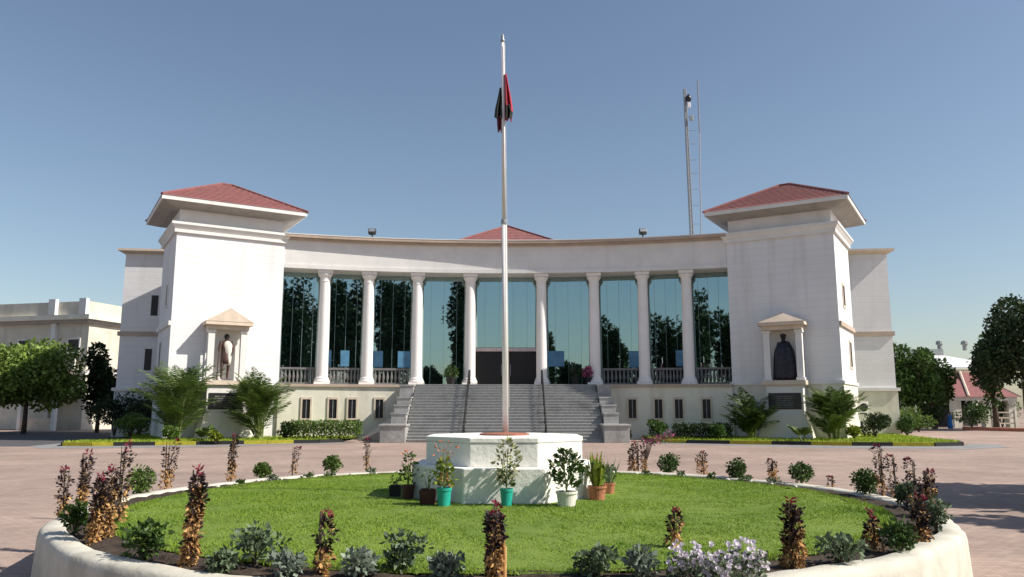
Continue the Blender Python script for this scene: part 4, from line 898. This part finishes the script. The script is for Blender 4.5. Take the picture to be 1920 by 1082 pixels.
# ------------------------------------------------------------------ potted plants on and round the podium
def pot(t, r, h, m, square=False):
    if square: mb = MB().prism([(-r*.85, -r*.85), (r*.85, -r*.85), (r*.85, r*.85), (-r*.85, r*.85)], 0, h, p1=[(-r, -r), (r, -r), (r, r), (-r, r)])
    else: mb = MB().lathe([(r*.80, 0), (r*.97, h*.86), (r*1.06, h*.865), (r*1.06, h), (r*.95, h), (r*.93, h*.94)], (0, 0, 0), 22)
    o = obj('pot', mb, M[m], t, local=True, bevel=.008 if square else 0)
    obj('soil', MB().lathe([(r*.80, h*.93), (r*.80, h*.945)], (0, 0, 0), 16), M['soil'], t, local=True) if not square else obj('soil', MB().box(-r*.8, r*.8, -r*.8, r*.8, h, h+.012), M['soil'], t, local=True)
def potted(label, px, py, r, h, potm, plant, seed, square=False, zb=ZL+.02, dy=0):
    p = G(px, py, zb); p.y -= .06; t = thing('potted_plant', label, 'potted plant', (p.x, p.y+dy, zb), 'pots round the podium')
    rg = np.random.default_rng(seed)
    pot(t, r, h, potm, square)
    for kind, leaf, cnt, size, z0, z1, sp in plant:
        if kind == 'foliage':
            z = rg.uniform(z0, z1, cnt); f = (z-z0)/(z1-z0+1e-6); rad = sp*(np.sin(PI*(.15+.8*f)))*np.sqrt(rg.random(cnt)); a = rg.random(cnt)*6.28
            P = np.stack([rad*np.cos(a), rad*np.sin(a), z], 1); d = np.stack([np.cos(a), np.sin(a), .5+0*a], 1)
            V, F = leaf_quads(P, d, size, rg, 1.9, .5); np_obj('foliage' if 'flower' not in leaf else 'blossom', V, F, M[leaf], t)
        elif kind == 'blades':
            mb = MB()
            for i in range(cnt):
                a = rg.random()*6.28; r0 = rg.random()*r*.6; l = rg.uniform(z0, z1); o_ = Vector((math.cos(a)*r0, math.sin(a)*r0, h*.9)); tip = o_+Vector((math.cos(a)*sp*rg.random(), math.sin(a)*sp*rg.random(), l))
                s = Vector((-math.sin(a), math.cos(a), 0))*size; m_ = o_.lerp(tip, .5)+Vector((0, 0, .05))
                mb.add([o_-s*.6, o_+s*.6, m_+s, tip, m_-s], [(0, 1, 2, 3, 4)])
            obj('leaves', mb, M[leaf], t, local=True)
    mb = MB()
    for i in range(5):
        a = rg.random()*6.28; top_ = max(k_[5] for k_ in plant)*.85; mb.tube([(0, 0, h*.9), (math.cos(a)*.03, math.sin(a)*.03, top_*.6), (math.cos(a)*.07, math.sin(a)*.07, top_)], [.009, .007, .003], 5)
    obj('stem', mb, M['stalk'], t, local=True); t.scale = (.9, .9, .9)
    return t
potted('bright teal pot with lime leaves and orange blossoms', 833, 949, .115, .285, 'teal', [('foliage', 'leaf_lime', 150, .09, .3, .72, .16), ('foliage', 'tan_leaf', 30, .07, .3, .5, .1), ('foliage', 'orange', 42, .05, .72, 1.0, .22)], 1)
potted('teal pot with tall cream-leaved shrub at the podium centre', 950, 949, .10, .27, 'teal', [('foliage', 'cream_leaf', 190, .085, .34, 1.02, .19), ('foliage', 'leaf_mid', 70, .08, .3, .6, .13), ('foliage', 'maroon_leaf', 26, .06, .5, .95, .17)], 2)
potted('white pot with bushy dark green plant by the podium right corner', 1062, 950, .16, .24, 'whitepot', [('foliage', 'leaf_mid', 330, .095, .28, .85, .26), ('foliage', 'cream_leaf', 60, .07, .5, .88, .22)], 3)
potted('terracotta pot with upright green leaves right of the podium', 1119, 938, .15, .24, 'terracotta', [('blades', 'leaf_lime', 26, .028, .3, .62, .22), ('foliage', 'leaf_mid', 60, .08, .3, .6, .16), ('foliage', 'orange', 12, .05, .6, .72, .15)], 4)
potted('pale terracotta pot with narrow grey leaves at far right of podium', 1142, 926, .10, .2, 'terracotta', [('blades', 'leaf_grey', 18, .02, .25, .5, .2), ('foliage', 'leaf_mid', 30, .06, .25, .5, .12)], 5)
potted('square dark maroon pot with sparse stem left of the teal pot', 803, 946, .13, .24, 'maroonpot', [('foliage', 'leaf_grey', 24, .07, .3, .55, .12)], 6, True)
potted('small maroon pot with green and orange plant at podium left', 766, 936, .11, .24, 'maroonpot', [('foliage', 'leaf_mid', 110, .08, .26, .75, .14), ('foliage', 'orange', 16, .05, .65, .8, .15)], 7, False)
potted('low square black pot farthest left of the podium', 742, 931, .10, .19, 'blackpot', [('foliage', 'leaf_mid', 26, .06, .2, .4, .1)], 8, True)
# ------------------------------------------------------------------ ring of flowers and shrubs in the bed
def spike_proto(seed, H, wid, tanf, darkf, density):
    """cockscomb: thin upright stems with tan dried leaves below, near-black leaves above, a small crimson head"""
    rg = np.random.default_rng(seed); acc = {}
    ns = max(1, int(round(wid/.06)))
    for q in range(ns):
        hq = H*(1 if q == 0 else rg.uniform(.8, 1.0)); r = .062 if ns > 1 else min(.075, wid*1.2)
        ox, oy = (0, 0) if ns == 1 else (rg.uniform(-1, 1)*(wid-.03), rg.uniform(-1, 1)*wid*.8)
        if q == 0: ox *= .3
        lean = rg.normal(0, .07, 2)
        def lf(key, n_, z0, z1, w0, w1, size, droop):
            n_ = max(4, int(n_)); z = rg.uniform(z0, z1, n_)*hq; f = (z/hq-z0)/(z1-z0+1e-6); rad = (w0+(w1-w0)*f)*np.sqrt(rg.random(n_)); a = rg.random(n_)*6.28
            lump = .45+.85*np.sin(z*17+q*2+seed)**2
            P = np.stack([ox+lean[0]*z+rad*lump*np.cos(a), oy+lean[1]*z+rad*lump*np.sin(a), z], 1); d = np.stack([np.cos(a), np.sin(a), 0*a+droop], 1)
            acc.setdefault(key, []).append(leaf_quads(P, d, size, rg, 2.0, .5))
        tq = np.clip(tanf+rg.normal(0, .07), .2, .8); dk = 200*density*hq/.5
        lf('dry_leaves', dk*tq, .03, tq, r*.85, r*.8, .046, -.8)
        lf('dark_leaves', dk*.22*tq, .1, tq, r*.9, r*.8, .05, -.1)
        lf('dark_leaves', dk*(darkf-tq+.1), tq-.14, darkf, r*.8, r*1.0, .046, .35)
        lf('dry_leaves', dk*.10, tq, darkf-.05, r*.6, r*.5, .035, .2)
        if q == 0: lf('flower_head', 26, darkf-.02, 1.0, r*.7, r*.4, .042, .7)
    parts = []
    for key, m_ in (('dry_leaves', 'tan_leaf'), ('dark_leaves', 'maroon_leaf'), ('flower_head', 'crimson')):
        Vs, Fs, o_ = [], [], 0
        for V, F in acc.get(key, []): Vs.append(V); Fs.append(F+o_); o_ += len(V)
        if Vs: parts.append((key, np.concatenate(Vs), np.concatenate(Fs), m_))
    return parts
def plant_from(name, parts, label, cat, loc, group):
    t = thing(name, label, cat, loc, group)
    for nm, V, F, m_ in parts: np_obj(nm, V, F, M[m_], t)
    rg = random.Random(len(label)); mb = MB()
    zmax = max(float(p[1][:, 2].max()) for p in parts)
    for i in range(3): a = rg.random()*6.28; mb.tube([(0, 0, -.05), (math.cos(a)*.02, math.sin(a)*.02, zmax*.5), (math.cos(a)*.03, math.sin(a)*.03, zmax*.92)], [.012, .009, .004], 5)
    obj('stem', mb, M['bark'], t, local=True); return t
SP = [  # base px, base py, top py, width px, tan share, dark share, density, label
 (118, 978, 878, 24, .45, .95, 1.0, 'narrow dark cockscomb at the left end of the flower ring'),
 (150, 955, 845, 30, .45, .88, 1.0, 'tall crimson-tipped cockscomb in the left clump'),
 (178, 1022, 890, 44, .62, .92, 1.7, 'bushy tan cockscomb at the front of the left clump'),
 (206, 1012, 868, 34, .6, .9, 1.3, 'tan cockscomb with rosy head right side of the left clump'),
 (222, 985, 825, 24, .5, .86, 1.0, 'tallest cockscomb of the left clump with black tip'),
 (310, 918, 825, 20, .45, .97, .7, 'thin straw-coloured cockscomb against the pavers at left'),
 (358, 1062, 872, 36, .62, .9, 1.6, 'tall orange-leaved cockscomb with crimson head, left front'),
 (433, 902, 815, 20, .5, .97, .8, 'slim dark-tipped cockscomb behind the left lawn edge'),
 (548, 888, 838, 14, .4, .95, .6, 'short faint cockscomb behind the lawn, left of its green ball shrub'),
 (602, 1082, 958, 36, .5, .88, 1.4, 'maroon cockscomb with pale pink tip at the front, left of centre'),
 (687, 882, 822, 12, .4, .97, .6, 'thin black-tipped cockscomb left of the podium'),
 (932, 1098, 940, 50, .52, .86, 2.2, 'stout orange-stalked cockscomb at the front centre'),
 (1197, 886, 825, 30, .45, .86, 1.1, 'dark maroon cockscomb beside the pink bougainvillea'),
 (1262, 1034, 955, 30, .72, .9, 1.2, 'short light brown cockscomb on the lawn right of centre'),
 (1320, 890, 845, 20, .5, .9, .8, 'small dark cockscomb between the right ball shrubs'),
 (1448, 903, 860, 26, .55, .92, .8, 'short forked brown cockscomb behind the right lawn edge'),
 (1484, 1070, 930, 46, .5, .86, 1.9, 'large dark cockscomb with red tip at the right front'),
 (1641, 1034, 955, 34, .55, .76, 1.3, 'pink-headed cockscomb at the right side of the lawn'),
 (1655, 935, 835, 15, .45, .98, .7, 'tall thin black cockscomb at the far right of the ring'),
 (1682, 940, 855, 15, .45, .98, .7, 'thin dark cockscomb next to the tallest black one at right'),
 (1718, 968, 860, 16, .4, .98, .7, 'narrow greyish cockscomb in the right clump'),
 (1742, 972, 880, 34, .55, .95, 1.3, 'brown oval cockscomb at the back of the right clump'),
 (1727, 1022, 930, 36, .45, .93, 1.4, 'blackish cockscomb at the front of the right clump'),
 (1560, 918, 893, 12, .4, .9, .5, 'tiny dark cockscomb seedling behind the right lawn edge')]
for i, (px, py, ty, wd, ta, da, den, lab) in enumerate(SP):
    p = G(px, py, ZL-.03); H = PZ(ty, p.y)-p.z; wm = wd/2/FPX*p.y*1.05
    plant_from('cockscomb_plant', spike_proto(100+i, H, max(.035, wm), ta, da, den*1.15), lab, 'flower', (p.x, p.y, p.z), 'cockscombs round the lawn')
p = G(932, 1098, ZL-.03)                      # the front centre one has a thick bundle of dry stalks
cc = next(o for o in bpy.data.objects if o.get('label', '').startswith('stout orange-stalked')); mb = MB(); rg = random.Random(77)
for i in range(16):
    a = rg.random()*6.28; r = .062*math.sqrt(rg.random()); mb.tube([(math.cos(a)*r, math.sin(a)*r, -.05), (math.cos(a)*r*1.05, math.sin(a)*r*1.05, .28+.12*rg.random())], [.017, .012], 6)
obj('dry_stalks', mb, M['tan_leaf'], cc, local=True)
balls = [(262, 928, 24, 44, 'leaf_green', 'largest clipped green ball shrub at the left of the lawn'), (490, 898, 13, 22, 'leaf_green', 'small clipped ball shrub behind the left lawn'), (622, 888, 14, 26, 'leaf_green', 'clipped ball shrub left of the podium'),
 (1252, 888, 17, 28, 'leaf_mid', 'clipped ball shrub right of the bougainvillea'), (1381, 898, 16, 28, 'leaf_mid', 'clipped ball shrub second along the right edge'), (1503, 908, 19, 30, 'leaf_mid', 'mushroom-shaped ball shrub third along the right edge'),
 (1622, 930, 21, 40, 'leaf_mid', 'clipped ball shrub fourth along the right edge near thin cockscombs'), (1700, 952, 16, 34, 'leaf_grey', 'grey-green ball shrub beside the right clump')]
for i, (px, py, rp, hp_, lf_, lab) in enumerate(balls):
    p = G(px, py, ZL-.02); k_ = p.y/FPX
    shrub('ball_shrub', lab, 'shrub', (p.x, p.y, p.z), rp*k_*.95, hp_*k_, 900, lf_, .055, 200+i, 'clipped ball shrubs round the lawn', ball=True, stem=.015, stemh=.05)
bush = [(140, 1008, 22, 62, 'leaf_mid', 'dark green bush inside the left wall'), (272, 1052, 42, 72, 'leaf_mid', 'dark spreading shrub at the left front of the bed'), (478, 1066, 42, 72, 'leaf_grey', 'grey-green shrub left of the maroon front cockscomb'),
 (757, 1074, 44, 72, 'leaf_grey', 'loose yellowish grey shrub in front of the lawn centre'), (1120, 1086, 42, 62, 'leaf_grey', 'dense grey-green shrub right of the front centre cockscomb'), (1207, 1090, 32, 50, 'leaf_blue', 'small blue-grey shrub beside the lilac flowers'),
 (1574, 1064, 38, 58, 'leaf_grey', 'pale grey-green shrub right of the red-tipped cockscomb'), (1690, 1042, 34, 58, 'leaf_mid', 'green shrub by the right wall below the right clump'), (537, 1088, 30, 48, 'leaf_blue', 'blue-grey dusty plant left of the maroon cockscomb'),
 (678, 1090, 28, 50, 'leaf_blue', 'low silvery plant between two front shrubs'), (838, 1090, 34, 50, 'leaf_blue', 'bluish plant left of the front centre cockscomb'), (418, 1078, 24, 40, 'leaf_grey', 'small low shrub on dark soil at the left front'),
 (1756, 1002, 24, 66, 'leaf_grey', 'grey-green shrub against the right wall')]
for i, (px, py, rp, hp_, lf_, lab) in enumerate(bush):
    p = G(px, py, ZL-.03); k_ = p.y/FPX
    shrub('bed_shrub', lab, 'shrub', (p.x, p.y, p.z), rp*k_, hp_*k_, 430, lf_, .058, 220+i, 'shrubs in the flower bed', nb=11, stem=.012, stemh=.02)
# lilac-white flowers
for i, (px, py, rp, hp_, lab) in enumerate(((1290, 1092, 38, 60, 'white petunia clump at the left of the lilac bed'), (1345, 1096, 42, 56, 'lilac petunia clump in the middle of the front bed'), (1400, 1090, 40, 62, 'tallest lilac petunia clump right of the others'))):
    p = G(px, py, ZL-.03); k_ = p.y/FPX; rg = np.random.default_rng(300+i); t = thing('petunia_clump', lab, 'flower', (p.x, p.y, p.z), 'petunias at the front')
    def pts(n_, z0, z1, r):
        a = rg.random(n_)*6.28; rr_ = r*np.sqrt(rg.random(n_)); return np.stack([rr_*np.cos(a), rr_*np.sin(a), rg.uniform(z0, z1, n_)], 1)
    P = pts(260, 0, hp_*k_*.75, rp*k_); V, F = leaf_quads(P, np.array([0, -.2, .5]), .05, rg, 1.8, .7); np_obj('foliage', V, F, M['leaf_grey'], t)
    P = pts(105, hp_*k_*.3, hp_*k_, rp*k_*.95); P[:, 2] *= .7+.45*np.abs(np.sin(P[:, 0]*23+i*2)); mb = MB()
    for q in P:
        ax = Vector((rg.normal(0, .5), -.5+rg.normal(0, .4), .8)).normalized(); s1 = ax.orthogonal().normalized(); s2 = ax.cross(s1); r_ = .022*rg.uniform(.7, 1.2); q = Vector(q)
        vs = [q]+[q+ax*.022+(s1*math.cos(j*PI/3)+s2*math.sin(j*PI/3))*r_ for j in range(6)]; mb.add(vs, [(0, 1+j, 1+(j+1) % 6) for j in range(6)])
    obj('blossoms', mb, M['lilac'], t, local=True)
# bougainvillea
p = G(1222, 880, ZL-.03); rg = np.random.default_rng(320); t = thing('bougainvillea', 'arching pink bougainvillea spray behind the lawn right of podium', 'flower', (p.x, p.y, p.z))
k_ = p.y/FPX; mb = MB()
for i in range(5): mb.tube([(-.18, 0, 0), (-.1+.03*i, 0, 45*k_), (.1+.12*i, rg.normal(0, .08), (60+rg.uniform(-6, 6))*k_)], [.012, .009, .004], 5)
obj('stem', mb, M['bark'], t, local=True)
n_ = 260; s = rg.random(n_); P = np.stack([-.18+s*.70+rg.normal(0, .05, n_), rg.normal(0, .12, n_), (46+s*16)*k_+rg.normal(0, .05, n_)], 1)
V, F = leaf_quads(P[:200], np.array([0, 0, .5]), .05, rg, 1.6, .8); np_obj('blossoms', V, F, M['pink'], t)
V, F = leaf_quads(P[200:], np.array([0, 0, .2]), .06, rg, 1.7, .8); np_obj('foliage', V, F, M['leaf_dark'], t)
# small white painted stones along the back edge of the lawn
rg = random.Random(9)
for i in range(26):
    a = R_(22+136*i/25); r = 5.55+rg.uniform(-.08, .08); s = rg.uniform(.03, .06); x, y = CX+r*math.cos(a), CYG+r*math.sin(a)
    mb = MB(); rings = [(0, 0, -s*.5, s*.8, s*.7), (0, 0, 0, s*1.1, s), (0, 0, s*.4, s*.9, s*.8), (0, 0, s*.7, s*.4, s*.3)]
    mb.loft([(rg.gauss(0, .006), rg.gauss(0, .006), z, rx*rg.uniform(.9, 1.1), ry) for cx, cy, z, rx, ry in rings], 8)
    o = obj('edging_stone', mb, M['rim'], smooth=True); o.location = (x, y, ZL); o.rotation_euler = (0, 0, rg.random()*6); tag(o, 'small whitewashed stone edging the back of the lawn', 'stone', 'whitewashed stones along the lawn edge')
# ------------------------------------------------------------------ trees behind and beside the camera (seen in the glass, shading the plaza)
def mass(name, trees_, leaf, seed, label, size=.5, per=2600):
    rng = np.random.default_rng(seed); Vs, Fs, off = [], [], 0; mb = MB()
    for x, y, H, rx in trees_:
        bl = [(b_[0]+x, b_[1]+y, b_[2], *b_[3:]) for b_ in crown_blobs(rx, rx, H*.42, H*.56, 12, rng)]
        P, d = blob_points(per, bl, rng); V, F = leaf_quads(P, d*.5, size, rng, 1.6, .7); Vs.append(V); Fs.append(F+off); off += len(V)
    tag(np_obj(name, np.concatenate(Vs), np.concatenate(Fs), M[leaf]), label, 'trees', kind='stuff')
mass('plaza_treeline', [(8.6, -44, 29, 3.8), (14, -48, 31, 4.5), (19.5, -46, 24, 4.0), (11.5, -36, 23, 3.6), (8.4, -58, 34, 2.8), (11, -62, 30, 3), (26, -44, 22, 5), (34, -40, 17, 6), (43, -30, 17, 6.5), (-11.5, -48, 20, 2.6), (-15.5, -50, 23, 3.0), (-20, -46, 25, 3.4), (-25, -44, 27, 4), (-32, -38, 18, 6), (-42, -30, 14, 6), (-3, -60, 11, 4), (2, -62, 12, 4), (-8, -60, 13, 4)], 'leaf_dark', 400, 'line of dark trees mirrored in the glass front', .85, 3200)
mass('roadside_treeline', [(15.4, 16.4, 8.0, 1.9), (14.6, 12.6, 7.2, 1.7), (19, 18.6, 9, 2.2), (17.5, 10.5, 8, 2.0)], 'leaf_mid', 401, 'trees beside the plaza casting shade on the pavers at right', .5, 2200)
rg = random.Random(19)
for i in range(17):                          # low tufts hiding the back of the rim
    a = R_(24+132*(i+.5)/17+rg.uniform(-2, 2)); r = 5.58+rg.uniform(-.06, .06)
    shrub('low_tuft', 'low grey-green tuft at the back edge of the lawn', 'plant', (CX+r*math.cos(a), CYG+r*math.sin(a), ZL-.02), rg.uniform(.10, .17), rg.uniform(.09, .17), 90, 'leaf_mid' if i % 3 else 'leaf_grey', .055, 600+i, 'low tufts along the back edge of the lawn', nb=4, stem=.008, stemh=.0)
# potted shrubs on the landing at the top of the stairs
for px, rr, lf_, lab in ((1078, .42, 'leaf_dark', 'potted dark shrub on the landing right of the entrance'), (1103, .36, 'pink', 'potted pink flowering shrub on the landing near the fifth column'), (846, .40, 'leaf_mid', 'potted green shrub on the landing left of the entrance')):
    x = PX(px, 53.75, 690); t = thing('potted_shrub', lab, 'potted plant', (x, 53.75, ZF), 'potted shrubs on the landing')
    obj('pot', MB().lathe([(.2, 0), (.3, .42), (.33, .43), (.33, .5), (.29, .5)], (0, 0, 0), 16), M['blackpot'], t, local=True)
    rg_ = np.random.default_rng(px); P, d = blob_points(260, [(0, 0, .5+rr, rr, rr, rr)], rg_); V, F = leaf_quads(P, d, .16, rg_, 1.8, .6); np_obj('foliage', V, F, M[lf_], t)
    obj('stem', MB().tube([(0, 0, .45), (0, .01, .6+rr)], [.04, .02], 6), M['bark'], t, local=True)
